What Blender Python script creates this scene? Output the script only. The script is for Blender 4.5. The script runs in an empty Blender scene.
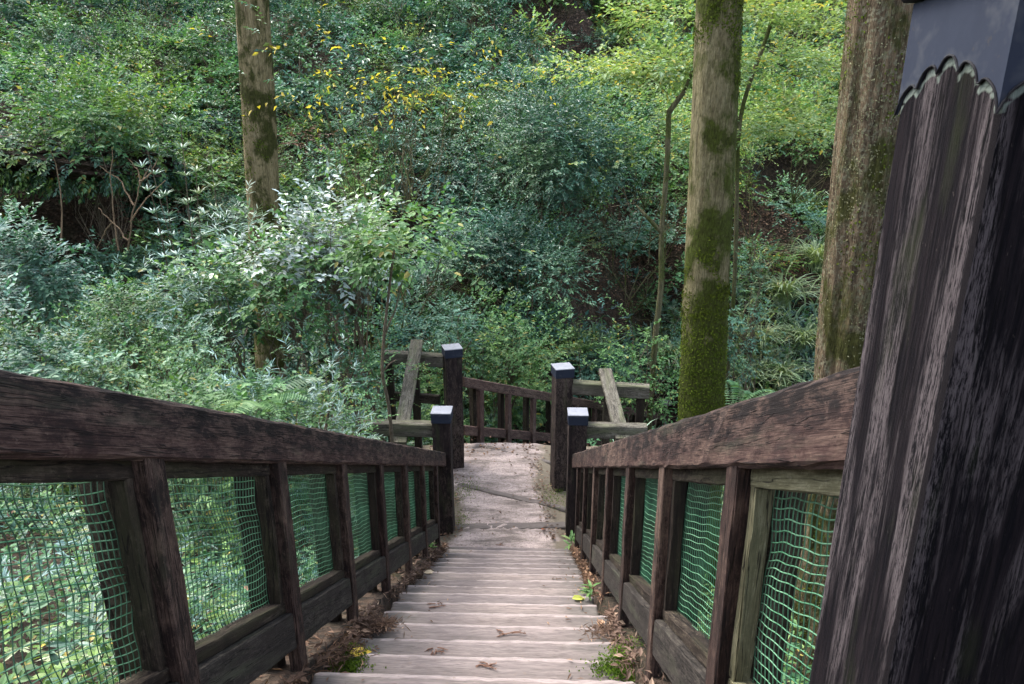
import bpy, math, bmesh
import numpy as np
from mathutils import Vector
R = math.radians
rng = np.random.default_rng(11)
S = bpy.context.scene
COL = S.collection

# ------------------------------------------------------------------ camera frame
CAM = np.array([0.0, 0.0, 4.7]); TH = R(17.6); PSI = R(1.474); F = 700.0
FWD = np.array([-math.sin(PSI)*math.cos(TH), math.cos(PSI)*math.cos(TH), -math.sin(TH)])
RGT = np.array([math.cos(PSI), math.sin(PSI), 0.0]); UPV = np.cross(RGT, FWD)

def at(px, py, Y):
    """world point seen at pixel (px, py) lying at world y = Y"""
    d = FWD + RGT*(px-512)/F - UPV*(py-342)/F
    return CAM + d*(Y/d[1])

# ------------------------------------------------------------------ terrain
SL = 0.527
def stair(y): return np.where(y < 7.02, 3.7-SL*y, 0.0)
def wob(x, y, s=1.0):
    return (np.sin(x*1.3*s+y*.7*s+1.7)+np.sin(x*.6*s-y*1.1*s+.4)+np.sin(x*2.3*s+y*2.9*s+2.2)*.5)/2.5
PIT = [(-11.9, 17.2, 1.8, 3.6), (-10.3, 16.7, 1.3, 2.6), (-15.4, 20.6, 1.3, 2.0), (-13.2, 21.5, 1.0, 1.6), (1.0, 27.6, 1.7, 2.0), (8.2, 21.8, 1.4, 2.2), (-2.6, 17.2, 1.1, 1.6)]
def terrain(x, y):
    x = np.asarray(x, float); y = np.asarray(y, float)
    st = stair(y) - 0.13
    left = np.maximum(0, -x-1.25); right = np.maximum(0, x-.8)
    n = st + .25*left - .33*np.minimum(right, 9) - .30*np.minimum(np.clip(left*2, 0, 1)+np.clip(right*2, 0, 1), 1)
    n = n + .12*wob(x, y)*np.clip(left+right-.2, 0, 1)
    n = n - .55*np.maximum(0, y-9.75) - .25*np.maximum(0, y-9.75)*np.clip(x+1, 0, 1)
    inside = ((x > -1.2) & (x < .75) & (y < 7.1)); n = np.where(inside, st-.14+.31*np.clip((-.89-x)/.06, 0, 1)+.31*np.clip((x-.46)/.06, 0, 1), n)
    n = np.where((x <= -1.2) & (x > -1.5) & (y < 7.1), n+.17, n)
    pad = (np.clip((x+2.1)/.4, 0, 1)*np.clip((1.9-x)/.4, 0, 1)*np.clip((y-6.7)/.3, 0, 1)*np.clip((9.75-y)/.1, 0, 1))
    n = n*(1-pad) + (-.05)*pad
    h = -1.0 - .42*np.clip(x, 0, 3) + .5*np.clip(x-3.2, 0, 2) + .62*(y-(12.2+.72*np.clip(x, 0, 3)+.12*np.maximum(x-3, 0))) + .45*wob(x, y, .55) + .18*wob(x, y, 1.6)
    k = .5
    g = np.maximum(n, h) + k*np.log1p(np.exp(-np.abs(n-h)/k))*.5*np.clip((y-9.8)/1.5, 0, 1)
    s = ((x+.93)*1.35+(y-9.62)*1.9)/5.4325; dd = ((x+.93)*1.9-(y-9.62)*1.35)/2.331   # bed of the next flight
    cut = (s > .02) & (s < 3.3) & (dd > -.35) & (dd < 1.6)
    g = np.where(cut, np.minimum(g, -s*1.0-.12), g)
    for (a, b, r, d) in PIT:
        g = g - d*np.exp(-(((x-a)**2+(y-b)**2)/r**2)**2)
    return g
def gz(x, y): return float(terrain(x, y))
def pix(p):
    q = np.asarray(p)-CAM; z = q@FWD; return 512+F*(q@RGT)/z, 342-F*(q@UPV)/z, z
def hit(px, py):
    d = FWD + RGT*(px-512)/F - UPV*(py-342)/F
    t = 1.0
    while t < 80:
        p = CAM + d*t
        if p[2] < gz(p[0], p[1]): return p
        t += .05
    return p

# ------------------------------------------------------------------ materials
def nodes(name):
    m = bpy.data.materials.new(name); m.use_nodes = True
    nt = m.node_tree; nt.nodes.clear()
    return m, nt
def N(nt, t, **kw):
    n = nt.nodes.new(t)
    for k, v in kw.items():
        if k.startswith('i_'):
            key = k[2:]; key = int(key) if key.isdigit() else key.replace('_', ' ')
            n.inputs[key].default_value = v
        else: setattr(n, k, v)
    return n
def ramp(nt, fac, stops, interp='LINEAR'):
    r = nt.nodes.new('ShaderNodeValToRGB'); r.color_ramp.interpolation = interp
    e = r.color_ramp.elements
    while len(e) < len(stops): e.new(.5)
    for el, (p, c) in zip(e, stops):
        el.position = p; el.color = (c, c, c, 1) if not hasattr(c, '__len__') else (*c, 1)
    nt.links.new(fac, r.inputs[0]); return r.outputs[0]
def mixc(nt, fac, a, b, mode='MIX'):
    m = nt.nodes.new('ShaderNodeMix'); m.data_type = 'RGBA'; m.blend_type = mode
    for sock, v in ((m.inputs[0], fac), (m.inputs[6], a), (m.inputs[7], b)):
        if hasattr(v, 'is_linked'): nt.links.new(v, sock)
        else: sock.default_value = v if not hasattr(v, '__len__') else (*v, 1)
    return m.outputs[2]
def noise(nt, vec, scale, detail=4, rough=.55, dist=0):
    n = N(nt, 'ShaderNodeTexNoise', i_Scale=scale, i_Detail=detail, i_Roughness=rough, i_Distortion=dist)
    if vec is not None: nt.links.new(vec, n.inputs['Vector'])
    return n.outputs[0]
def vmap(nt, vec, sc=(1, 1, 1), loc=(0, 0, 0)):
    m = N(nt, 'ShaderNodeMapping'); m.inputs['Scale'].default_value = sc; m.inputs['Location'].default_value = loc
    nt.links.new(vec, m.inputs['Vector']); return m.outputs[0]
def math_(nt, op, a, b=None):
    m = N(nt, 'ShaderNodeMath', operation=op)
    for i, v in enumerate((a, b)):
        if v is None: continue
        if hasattr(v, 'is_linked'): nt.links.new(v, m.inputs[i])
        else: m.inputs[i].default_value = v
    return m.outputs[0]
def finish(nt, col, rough=.7, bump=None, bstr=.3, bdist=.01, spec=.4, metal=0.0):
    b = N(nt, 'ShaderNodeBsdfPrincipled'); o = N(nt, 'ShaderNodeOutputMaterial')
    if hasattr(col, 'is_linked'): nt.links.new(col, b.inputs['Base Color'])
    else: b.inputs['Base Color'].default_value = (*col, 1)
    if hasattr(rough, 'is_linked'): nt.links.new(rough, b.inputs['Roughness'])
    else: b.inputs['Roughness'].default_value = rough
    b.inputs['Specular IOR Level'].default_value = spec; b.inputs['Metallic'].default_value = metal
    if bump is not None:
        bp = N(nt, 'ShaderNodeBump'); bp.inputs['Strength'].default_value = bstr; bp.inputs['Distance'].default_value = bdist
        nt.links.new(bump, bp.inputs['Height']); nt.links.new(bp.outputs[0], b.inputs['Normal'])
    nt.links.new(b.outputs[0], o.inputs[0]); return b

def wood(name, dark, mid, light, lightcut=.62, midcut=.5, green=None, greencut=.6, rough=.75, streak=26, contrast=1.0, wear=0):
    """weathered timber; 'gv' = (along grain, across, across) in metres"""
    m, nt = nodes(name)
    g = N(nt, 'ShaderNodeAttribute', attribute_name='gv').outputs['Vector']
    st = noise(nt, vmap(nt, g, (1.1, streak, streak)), 1.0, 6, .62, .35)
    fine = noise(nt, vmap(nt, g, (11, 280, 280)), 1.0, 5, .68, .2)
    pat = noise(nt, vmap(nt, g, (8, 19, 19)), 1.0, 8, .76, .5)
    big = noise(nt, vmap(nt, g, (.7, 3, 3), (7, 3, 1)), 1.0, 3, .5, .2)
    w1 = math_(nt, 'ADD', math_(nt, 'MULTIPLY', st, .4), math_(nt, 'MULTIPLY', pat, .6))
    if wear:   # lower half of the handrail has lost its dark stain
        ev = N(nt, 'ShaderNodeAttribute', attribute_name='edge').outputs['Fac']
        w1 = math_(nt, 'ADD', w1, math_(nt, 'MULTIPLY', math_(nt, 'SUBTRACT', .55, ev), wear))
    f1 = ramp(nt, w1, [(midcut-.1, 0.0), (midcut+.1, 1.0)])
    c = mixc(nt, f1, dark, mid)
    w2 = math_(nt, 'ADD', math_(nt, 'MULTIPLY', pat, .55), math_(nt, 'MULTIPLY', fine, .28))
    w2 = math_(nt, 'ADD', w2, math_(nt, 'MULTIPLY', big, .25))
    f2 = ramp(nt, w2, [(lightcut-.06, 0.0), (lightcut+.07, 1.0)])
    c = mixc(nt, math_(nt, 'MULTIPLY', f2, .85), c, light)
    fl = noise(nt, vmap(nt, g, (40, 62, 62), (2, 9, 4)), 1.0, 6, .78)   # flaked-off stain
    f3 = ramp(nt, math_(nt, 'ADD', math_(nt, 'MULTIPLY', fl, .7), math_(nt, 'MULTIPLY', big, .35)), [(.575, 0.0), (.63, .75)])
    c = mixc(nt, f3, c, light)
    f4 = ramp(nt, math_(nt, 'ADD', math_(nt, 'MULTIPLY', fl, -.7), math_(nt, 'MULTIPLY', pat, .5)), [(-.03, 0.0), (.03, .7)])
    c = mixc(nt, f4, c, dark)
    fd = ramp(nt, fine, [(.32, .45), (.55, 1.0)])
    c = mixc(nt, .75*contrast, c, fd, 'MULTIPLY')
    if green:
        gr = noise(nt, vmap(nt, g, (1.5, 9, 9), (3, 1, 5)), 1.0, 5, .65)
        c = mixc(nt, ramp(nt, gr, [(greencut-.1, 0.0), (greencut+.12, .8)]), c, green)
    hgt = math_(nt, 'ADD', math_(nt, 'MULTIPLY', fine, .5), st)
    ck = noise(nt, vmap(nt, g, (1.6, 34, 34), (4, 2, 8)), 1.0, 3, .55, .15)
    cr = ramp(nt, math_(nt, 'ABSOLUTE', math_(nt, 'SUBTRACT', ck, .47)), [(.004, 1.0), (.014, 0.0)])
    c = mixc(nt, math_(nt, 'MULTIPLY', cr, .8), c, (.006, .005, .005))
    hgt = math_(nt, 'SUBTRACT', hgt, math_(nt, 'MULTIPLY', cr, .8))
    finish(nt, c, rough+.1, hgt, .7, .006, .14)
    return m

M = {}
M['rail'] = wood('dark_rail_wood', (.015, .011, .010), (.038, .0215, .0185), (.11, .075, .058), .575, .5, (.055, .055, .035), .68)
M['handrail'] = wood('stained_handrail_wood', (.012, .0095, .0095), (.040, .0215, .0195), (.11, .075, .06), .57, .52, (.05, .05, .035), .68, wear=.24)
M['farwood'] = wood('paler_red_brown_wood', (.045, .030, .026), (.085, .050, .043), (.15, .11, .09), .585, .5)  # paler red-brown mix than the stair rails
M['frame_pale'] = wood('bleached_frame_wood', (.065, .062, .036), (.125, .12, .072), (.19, .18, .125), .6, .48)
M['frame'] = wood('frame_wood', (.013, .010, .008), (.030, .022, .017), (.08, .065, .048), .62, .52, (.034, .036, .018), .58)
M['board'] = wood('lower_board_wood', (.018, .016, .0145), (.034, .029, .026), (.07, .062, .052), .62, .5, (.05, .055, .036), .62, streak=18)
M['post'] = wood('dark_post_wood', (.012, .009, .0095), (.034, .024, .022), (.10, .075, .062), .60, .52, (.04, .045, .022), .62)
M['grey'] = wood('grey_weathered_wood', (.058, .052, .042), (.105, .096, .077), (.18, .17, .14), .6, .48, (.085, .095, .05), .58)

def newel_mat():
    m, nt = nodes('purple_black_newel_wood')
    g = N(nt, 'ShaderNodeAttribute', attribute_name='gv').outputs['Vector']
    st = noise(nt, vmap(nt, g, (6.5, 120, 120), (.3, 0, 0)), 1.0, 7, .72, .6)
    fine = noise(nt, vmap(nt, g, (52, 430, 430)), 1.0, 7, .78, .3)
    br = noise(nt, vmap(nt, g, (1.5, 15, 15), (2, .4, 0)), 1.0, 4, .55, .6)
    sp = noise(nt, vmap(nt, g, (70, 170, 170)), 1.0, 4, .65)
    c = mixc(nt, ramp(nt, st, [(.40, 0.0), (.62, 1.0)]), (.0035, .0033, .005), (.0135, .0105, .0125))
    ar = N(nt, 'ShaderNodeAttribute', attribute_name='arris').outputs['Fac']
    zone = ramp(nt, math_(nt, 'ADD', math_(nt, 'ADD', br, math_(nt, 'MULTIPLY', ar, .16)), math_(nt, 'MULTIPLY', st, .25)), [(.65, 0.0), (.77, 1.0)])
    f = math_(nt, 'ADD', math_(nt, 'MULTIPLY', fine, .62), math_(nt, 'MULTIPLY', st, .38))
    f = math_(nt, 'MULTIPLY', ramp(nt, f, [(.465, 0.0), (.525, 1.0)]), zone)
    c = mixc(nt, math_(nt, 'MULTIPLY', f, .68), c, (.118, .102, .106))
    c = mixc(nt, ramp(nt, fine, [(.60, 0.0), (.68, .5)]), c, (.060, .043, .038))
    c = mixc(nt, ramp(nt, sp, [(.66, 0.0), (.73, .6)]), c, (.11, .09, .08))
    ck = noise(nt, vmap(nt, g, (2.2, 58, 58), (4, 2, 8)), 1.0, 3, .55, .25)
    cr = ramp(nt, math_(nt, 'ABSOLUTE', math_(nt, 'SUBTRACT', ck, .48)), [(.003, 1.0), (.013, 0.0)])
    c = mixc(nt, math_(nt, 'MULTIPLY', cr, .85), c, (.003, .003, .0035))
    # verdigris run-off below the copper cap: attribute 'stain' follows the cut of the cap
    s = N(nt, 'ShaderNodeAttribute', attribute_name='stain').outputs['Fac']
    sn = math_(nt, 'ADD', s, math_(nt, 'MULTIPLY', math_(nt, 'SUBTRACT', st, .5), .9))
    c = mixc(nt, ramp(nt, sn, [(.45, 0.0), (.8, .75)]), c, (.19, .23, .20))
    sg = noise(nt, vmap(nt, g, (3, 12, 12), (1, 8, 0)), 1.0, 4, .6)
    c = mixc(nt, ramp(nt, sg, [(.56, 0.0), (.72, .5)]), c, (.028, .034, .016))
    finish(nt, c, .9, math_(nt, 'ADD', math_(nt, 'MULTIPLY', fine, .6), st), .9, .006, .06)
    return m
M['newel'] = newel_mat()

def metal_mat(name, col, rough):
    m, nt = nodes(name)
    tc = N(nt, 'ShaderNodeTexCoord').outputs['Object']
    n1 = noise(nt, vmap(nt, tc, (9, 9, 3)), 1.0, 4, .6)
    n2 = noise(nt, tc, 14, 4, .6)
    c = mixc(nt, ramp(nt, n1, [(.35, 0.0), (.65, 1.0)]), tuple(v*.93 for v in col), tuple(v*1.07 for v in col))
    c = mixc(nt, ramp(nt, n2, [(.56, 0.0), (.72, .5)]), c, (.075, .08, .085))
    n4 = noise(nt, tc, 55, 4, .7)
    c = mixc(nt, ramp(nt, n4, [(.62, 0.0), (.7, .6)]), c, (.04, .036, .03))
    finish(nt, c, ramp(nt, n2, [(.3, rough-.1), (.7, rough+.12)]), n2, .15, .003, .12, 0.0)
    return m
M['metal'] = metal_mat('dark_blue_sheet_metal', (.017, .022, .036), .75)
M['rim'] = metal_mat('black_cap_rim', (.010, .010, .012), .8)
M['captop'] = metal_mat('cap_top_sky_reflection', (.19, .20, .23), .5)  # cap tops paled: the sky's reflection is painted into their colour

def step_mat():
    m, nt = nodes('pale_worn_step_timber')
    g = N(nt, 'ShaderNodeAttribute', attribute_name='gv').outputs['Vector']
    st = noise(nt, vmap(nt, g, (2.0, 30, 30)), 1.0, 6, .6, .3)
    fine = noise(nt, vmap(nt, g, (12, 210, 210)), 1.0, 4, .6)
    pat = noise(nt, vmap(nt, g, (3.2, 7, 7)), 1.0, 5, .6, .3)
    tc = N(nt, 'ShaderNodeTexCoord').outputs['Object']
    c = mixc(nt, ramp(nt, st, [(.35, 0.0), (.65, 1.0)]), (.125, .106, .102), (.205, .173, .166))
    c = mixc(nt, ramp(nt, pat, [(.5, 0.0), (.72, .75)]), c, (.14, .115, .105))
    tone = noise(nt, vmap(nt, g, (.25, .6, .6), (1, 7, 3)), 1.0, 2, .5)
    c = mixc(nt, 1.0, c, ramp(nt, tone, [(.35, (.74, .74, .77)), (.62, (1.08, 1.05, 1.02))]), 'MULTIPLY')
    # damp, dirty ends (attribute 'edge' = 0 in the middle, 1 at the ends)
    e = N(nt, 'ShaderNodeAttribute', attribute_name='edge').outputs['Fac']
    en = math_(nt, 'ADD', e, math_(nt, 'MULTIPLY', math_(nt, 'SUBTRACT', pat, .5), 1.1))
    c = mixc(nt, ramp(nt, en, [(.42, 0.0), (.92, .85)]), c, (.075, .070, .063))
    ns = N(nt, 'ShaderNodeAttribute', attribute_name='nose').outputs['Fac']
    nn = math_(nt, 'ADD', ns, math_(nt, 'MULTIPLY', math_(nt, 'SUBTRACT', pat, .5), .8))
    c = mixc(nt, ramp(nt, nn, [(.5, 0.0), (.72, .8)]), c, (.255, .215, .207))     # worn nose, with its bright highlight painted in
    c = mixc(nt, ramp(nt, nn, [(-.1, .75), (.42, 0.0)]), c, (.085, .072, .064))   # shade at the back of the tread, painted into the colour
    c = mixc(nt, .8, c, ramp(nt, fine, [(.33, .5), (.58, 1.08)]), 'MULTIPLY')
    c = mixc(nt, ramp(nt, noise(nt, tc, 45, 3, .6), [(.62, 0.0), (.72, .6)]), c, (.13, .10, .08))
    finish(nt, c, .8, math_(nt, 'ADD', math_(nt, 'MULTIPLY', fine, .4), st), .5, .006, .3)
    return m
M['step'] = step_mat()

def path_mat():
    m, nt = nodes('trodden_path_surface')
    tc = N(nt, 'ShaderNodeTexCoord').outputs['Object']
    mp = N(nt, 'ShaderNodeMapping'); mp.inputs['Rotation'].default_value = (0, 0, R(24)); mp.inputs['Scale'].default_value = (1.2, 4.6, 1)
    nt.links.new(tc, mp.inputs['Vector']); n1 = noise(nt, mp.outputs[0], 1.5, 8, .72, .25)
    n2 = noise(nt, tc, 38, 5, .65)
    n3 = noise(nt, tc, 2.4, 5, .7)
    c = mixc(nt, ramp(nt, n1, [(.38, 0.0), (.60, 1.0)]), (.115, .095, .086), (.34, .28, .262))  # slanting bands: dappled shade, with dirt, painted into the path colour
    c = mixc(nt, ramp(nt, n2, [(.5, 0.0), (.68, .75)]), c, (.085, .068, .056))
    n5 = noise(nt, tc, 120, 4, .7)
    c = mixc(nt, .8, c, ramp(nt, n5, [(.36, .6), (.62, 1.15)]), 'MULTIPLY')
    e = N(nt, 'ShaderNodeAttribute', attribute_name='edge').outputs['Fac']
    en = math_(nt, 'ADD', e, math_(nt, 'MULTIPLY', math_(nt, 'SUBTRACT', n3, .5), 1.6))
    c = mixc(nt, ramp(nt, en, [(.45, 0.0), (.8, .9)]), c, (.10, .085, .06))
    c = mixc(nt, ramp(nt, math_(nt, 'ADD', en, math_(nt, 'MULTIPLY', n2, .35)), [(1.05, 0.0), (1.4, .5)]), c, (.06, .07, .028))
    finish(nt, c, .85, math_(nt, 'ADD', n1, math_(nt, 'MULTIPLY', n2, .4)), .5, .015, .25)
    return m
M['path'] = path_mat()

def soil_mat():
    m, nt = nodes('leaf_strewn_soil')
    tc = N(nt, 'ShaderNodeTexCoord').outputs['Object']
    n1 = noise(nt, tc, .8, 5, .6); n2 = noise(nt, tc, 17, 6, .7)
    v = N(nt, 'ShaderNodeTexVoronoi', i_Scale=16.0); nt.links.new(tc, v.inputs['Vector'])
    c = ramp(nt, N(nt, 'ShaderNodeSeparateColor').outputs[0], [(0, 0), (1, 1)])
    sc = nt.nodes.new('ShaderNodeSeparateColor'); nt.links.new(v.outputs['Color'], sc.inputs[0])
    c = ramp(nt, sc.outputs[0], [(0, (.014, .010, .007)), (.5, (.030, .020, .014)), (.85, (.055, .035, .024)), (1, (.09, .066, .048))])
    c = mixc(nt, ramp(nt, n2, [(.4, 0.0), (.7, .8)]), c, (.018, .014, .010))
    c = mixc(nt, ramp(nt, n1, [(.5, 0.0), (.72, .5)]), c, (.022, .032, .012))
    finish(nt, c, .9, math_(nt, 'ADD', n2, v.outputs['Distance']), .8, .04, .2)
    return m
M['soil'] = soil_mat()

def leaf_mat(name, a, b, rough=.42, trans=.28, spec=.5, odd=None, oddcut=.95, hue=.9):
    m, nt = nodes(name)
    ri = N(nt, 'ShaderNodeNewGeometry').outputs['Random Per Island']
    stops = [(0, a), (.9 if odd else 1, b)]
    if odd: stops = [(0, a), (oddcut-.02, b), (oddcut, odd), (1, odd)]
    c = ramp(nt, ri, stops)
    tc = N(nt, 'ShaderNodeTexCoord').outputs['Object']
    n = noise(nt, tc, .75, 3, .55); n2 = noise(nt, vmap(nt, tc, (1, 1, 1), (5, 9, 2)), .42, 2, .5)
    c = mixc(nt, 1.0, c, ramp(nt, n, [(.34, .62), (.66, 1.12)]), 'MULTIPLY')
    c = mixc(nt, hue, c, ramp(nt, n2, [(.36, (.66, .88, 1.08)), (.5, (1, 1, 1)), (.64, (1.35, 1.10, .66))]), 'MULTIPLY')
    p = N(nt, 'ShaderNodeBsdfPrincipled'); p.inputs['Roughness'].default_value = rough
    p.inputs['Specular IOR Level'].default_value = spec
    t = N(nt, 'ShaderNodeBsdfTranslucent'); mx = N(nt, 'ShaderNodeMixShader'); o = N(nt, 'ShaderNodeOutputMaterial')
    tcol = mixc(nt, 1.0, c, (.95, 1.0, .45), 'MULTIPLY')
    nt.links.new(c, p.inputs['Base Color']); nt.links.new(tcol, t.inputs['Color'])
    mx.inputs[0].default_value = trans
    nt.links.new(p.outputs[0], mx.inputs[1]); nt.links.new(t.outputs[0], mx.inputs[2]); nt.links.new(mx.outputs[0], o.inputs[0])
    return m
L = {
 'gloss':  leaf_mat('glossy_evergreen_leaf', (.026, .078, .054), (.080, .190, .135), .46, .18, .42),
 'mid':    leaf_mat('mid_green_leaf', (.045, .125, .042), (.145, .28, .105), .55, .32, .3, (.30, .27, .08), .97),
 'blue':   leaf_mat('blue_green_leaf', (.045, .125, .085), (.130, .265, .180), .5, .25, .36),
 'bright': leaf_mat('bright_yellow_green_leaf', (.13, .235, .095), (.29, .39, .21), .55, .42, .3, (.46, .40, .10), .94, hue=.5),
 'silver': leaf_mat('silver_green_leaf', (.12, .21, .175), (.27, .38, .335), .5, .15, .4),
 'pale':   leaf_mat('pale_grey_green_leaf', (.22, .29, .28), (.42, .50, .50), .5, .15, .4, (.13, .27, .07), .82, hue=.4),
 'grass':  leaf_mat('pale_grass_blade', (.18, .29, .15), (.41, .52, .37), .5, .38, .35, (.42, .40, .27), .92, hue=.5),
 'yellow': leaf_mat('yellow_autumn_leaf', (.50, .40, .05), (.66, .55, .10), .5, .4, .3, (.22, .30, .07), .75, hue=.2),
 'dry':    leaf_mat('dry_brown_leaf', (.060, .036, .026), (.17, .105, .075), .7, .15, .2, (.30, .20, .14), .93, hue=.3),
 'ctwig':  leaf_mat('red_brown_cedar_twig', (.13, .07, .05), (.26, .15, .11), .7, .1, .2, hue=.2),
 'moss':   leaf_mat('moss_tuft', (.05, .10, .010), (.12, .19, .022), .8, .25, .1, hue=.3),
 'barkmoss': leaf_mat('bark_moss_tuft', (.045, .070, .007), (.105, .135, .016), .85, .2, .1, hue=.3),
 'lichen': leaf_mat('lichen_flake', (.12, .12, .06), (.21, .205, .12), .85, .05, .1, hue=.3),
 'fern':   leaf_mat('fern_frond_green', (.050, .135, .065), (.13, .26, .125), .5, .3, .3),
}
def bark_mat(name, base, dark, light, moss, mosscut, ridge, lichen=0.0, low=None):
    m, nt = nodes(name)
    tc = N(nt, 'ShaderNodeTexCoord').outputs['Object']
    r1 = noise(nt, vmap(nt, tc, (ridge, ridge, ridge*.09)), 1.0, 6, .65, .4)
    r2 = noise(nt, vmap(nt, tc, (ridge*3, ridge*3, ridge*.5)), 1.0, 4, .65)
    p = noise(nt, vmap(nt, tc, (1, 1, .6)), 3.2, 5, .62, .3)
    li = noise(nt, tc, 34, 4, .65)
    c = mixc(nt, ramp(nt, r1, [(.35, 0.0), (.62, 1.0)]), dark, base)
    c = mixc(nt, ramp(nt, r2, [(.5, 0.0), (.75, .7)]), c, light)
    if lichen: c = mixc(nt, ramp(nt, math_(nt, 'ADD', math_(nt, 'MULTIPLY', li, .7), math_(nt, 'MULTIPLY', p, .35)), [(.525, 0.0), (.58, lichen)]), c, (.25, .25, .17))
    mf = math_(nt, 'ADD', p, math_(nt, 'MULTIPLY', li, .12))
    if low:
        sx = N(nt, 'ShaderNodeSeparateXYZ'); nt.links.new(tc, sx.inputs[0])
        k = ramp(nt, math_(nt, 'MULTIPLY', sx.outputs[2], .1), [(low[0]*.1, .30), (low[1]*.1, 0.0)])
        mf = math_(nt, 'ADD', mf, k)
        mf = math_(nt, 'ADD', mf, math_(nt, 'MULTIPLY', sx.outputs[0], .35))
    mfr = ramp(nt, mf, [(mosscut-.03, 0.0), (mosscut+.07, .92)])
    mc = mixc(nt, ramp(nt, noise(nt, tc, 20, 4, .7), [(.35, 0.0), (.65, 1.0)]), tuple(v*.45 for v in moss), moss)
    c = mixc(nt, mfr, c, mc)
    r3 = noise(nt, vmap(nt, tc, (ridge*6, ridge*6, ridge*.8)), 1.0, 3, .6)
    c = mixc(nt, .8, c, ramp(nt, r3, [(.34, .45), (.58, 1.1)]), 'MULTIPLY')
    finish(nt, c, .92, math_(nt, 'ADD', math_(nt, 'ADD', r1, math_(nt, 'MULTIPLY', r2, .6)), math_(nt, 'MULTIPLY', r3, .3)), 1.0, .045, .1)
    return m
M['bark_moss'] = bark_mat('mossy_smooth_bark', (.225, .20, .11), (.11, .095, .05), (.33, .30, .19), (.058, .080, .009), .43, 30, low=(2.2, 3.2))
M['bark_rough'] = bark_mat('furrowed_lichen_bark', (.18, .134, .084), (.028, .021, .0135), (.29, .24, .16), (.06, .065, .014), .58, 32, .6)
M['bark_brown'] = bark_mat('brown_trunk_bark', (.235, .19, .105), (.11, .09, .046), (.33, .28, .18), (.042, .05, .010), .53, 20)
M['bark_thin'] = bark_mat('slim_green_bark', (.14, .13, .075), (.07, .065, .035), (.22, .20, .125), (.10, .12, .035), .55, 40)
M['twig'] = bark_mat('pale_twig_bark', (.20, .165, .12), (.09, .07, .045), (.3, .26, .2), (.10, .11, .05), .75, 60)
M['deadtwig'] = bark_mat('dead_twig_bark', (.30, .215, .14), (.15, .10, .06), (.4, .3, .21), (.1, .1, .05), .9, 60)
def net_mat(a, b):
    m, nt = nodes('green_plastic_netting')
    tc = N(nt, 'ShaderNodeTexCoord').outputs['Object']
    c = mixc(nt, ramp(nt, noise(nt, tc, 9, 3, .6), [(.35, 0.0), (.65, 1.0)]), a, b)
    finish(nt, c, .4, None, spec=.5); return m
M['net'] = net_mat((.03, .12, .06), (.10, .215, .13)); M['net_dark'] = net_mat((.012, .05, .028), (.03, .10, .055))  # one plastic in two tones: highlights on the horizontal strands are painted in
def stone_mat():
    m, nt = nodes('pale_stone'); tc = N(nt, 'ShaderNodeTexCoord').outputs['Object']
    c = mixc(nt, noise(nt, tc, 20, 4, .6), (.22, .22, .22), (.36, .36, .35)); finish(nt, c, .8); return m
M['stone'] = stone_mat()

# ------------------------------------------------------------------ scene graph helpers
def tag(o, label=None, cat=None, group=None, kind=None):
    if label: o['label'] = label
    if cat: o['category'] = cat
    if group: o['group'] = group
    if kind: o['kind'] = kind
    return o
def thing(name, label, cat, loc, group=None):
    o = bpy.data.objects.new(name, None); COL.objects.link(o); o.location = tuple(float(v) for v in loc)
    o.empty_display_size = .1
    return tag(o, label, cat, group)
def mesh_from(name, V, F3, mats, mi=None, attrs=None, smooth=False):
    """V (n,3); F3 (f,3) triangles or (f,4) quads or list of both"""
    me = bpy.data.meshes.new(name)
    Fs = F3 if isinstance(F3, list) else [F3]
    Fs = [np.asarray(f, np.int32) for f in Fs if len(f)]
    V = np.asarray(V, np.float32)
    me.vertices.add(len(V)); me.vertices.foreach_set('co', V.ravel())
    loops = np.concatenate([f.ravel() for f in Fs]); tot = np.concatenate([np.full(len(f), f.shape[1], np.int32) for f in Fs])
    me.loops.add(len(loops)); me.loops.foreach_set('vertex_index', loops.astype(np.int32))
    me.polygons.add(len(tot)); me.polygons.foreach_set('loop_start', (np.cumsum(tot)-tot).astype(np.int32))
    if mi is not None: me.polygons.foreach_set('material_index', np.asarray(mi, np.int32))
    me.polygons.foreach_set('use_smooth', np.full(len(tot), bool(smooth)))
    for k, a in (attrs or {}).items():
        a = np.asarray(a, np.float32)
        if a.ndim == 2:
            at_ = me.attributes.new(k, 'FLOAT_VECTOR', 'POINT'); at_.data.foreach_set('vector', a.ravel())
        else:
            at_ = me.attributes.new(k, 'FLOAT', 'POINT'); at_.data.foreach_set('value', a)
    for m in (mats if isinstance(mats, list) else [mats]): me.materials.append(m)
    me.update(calc_edges=True); return me
def link(name, me, parent=None):
    o = bpy.data.objects.new(name, me); COL.objects.link(o)
    if parent is not None: o.parent = parent
    return o

class MB:
    """collects geometry (world coordinates)"""
    def __init__(s): s.V = []; s.Q = []; s.T = []; s.G = []; s.E = []; s.n = 0
    def add(s, V, Q=(), T=(), G=None, E=None):
        V = np.asarray(V, float); s.V.append(V)
        if len(Q): s.Q.append(np.asarray(Q)+s.n)
        if len(T): s.T.append(np.asarray(T)+s.n)
        s.G.append(V*1.0 if G is None else np.asarray(G)); s.E.append(np.zeros(len(V)) if E is None else np.asarray(E)); s.n += len(V)
        return s
    def build(s, name, mat, parent=None, smooth=False, ename='edge'):
        off = np.zeros(3) if parent is None else np.array(wloc(parent))
        V = np.concatenate(s.V)-off
        Fs = []
        if s.Q: Fs.append(np.concatenate(s.Q))
        if s.T: Fs.append(np.concatenate(s.T))
        me = mesh_from(name, V, Fs, mat, attrs={'gv': np.concatenate(s.G), ename: np.concatenate(s.E)}, smooth=smooth)
        return link(name, me, parent)
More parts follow.
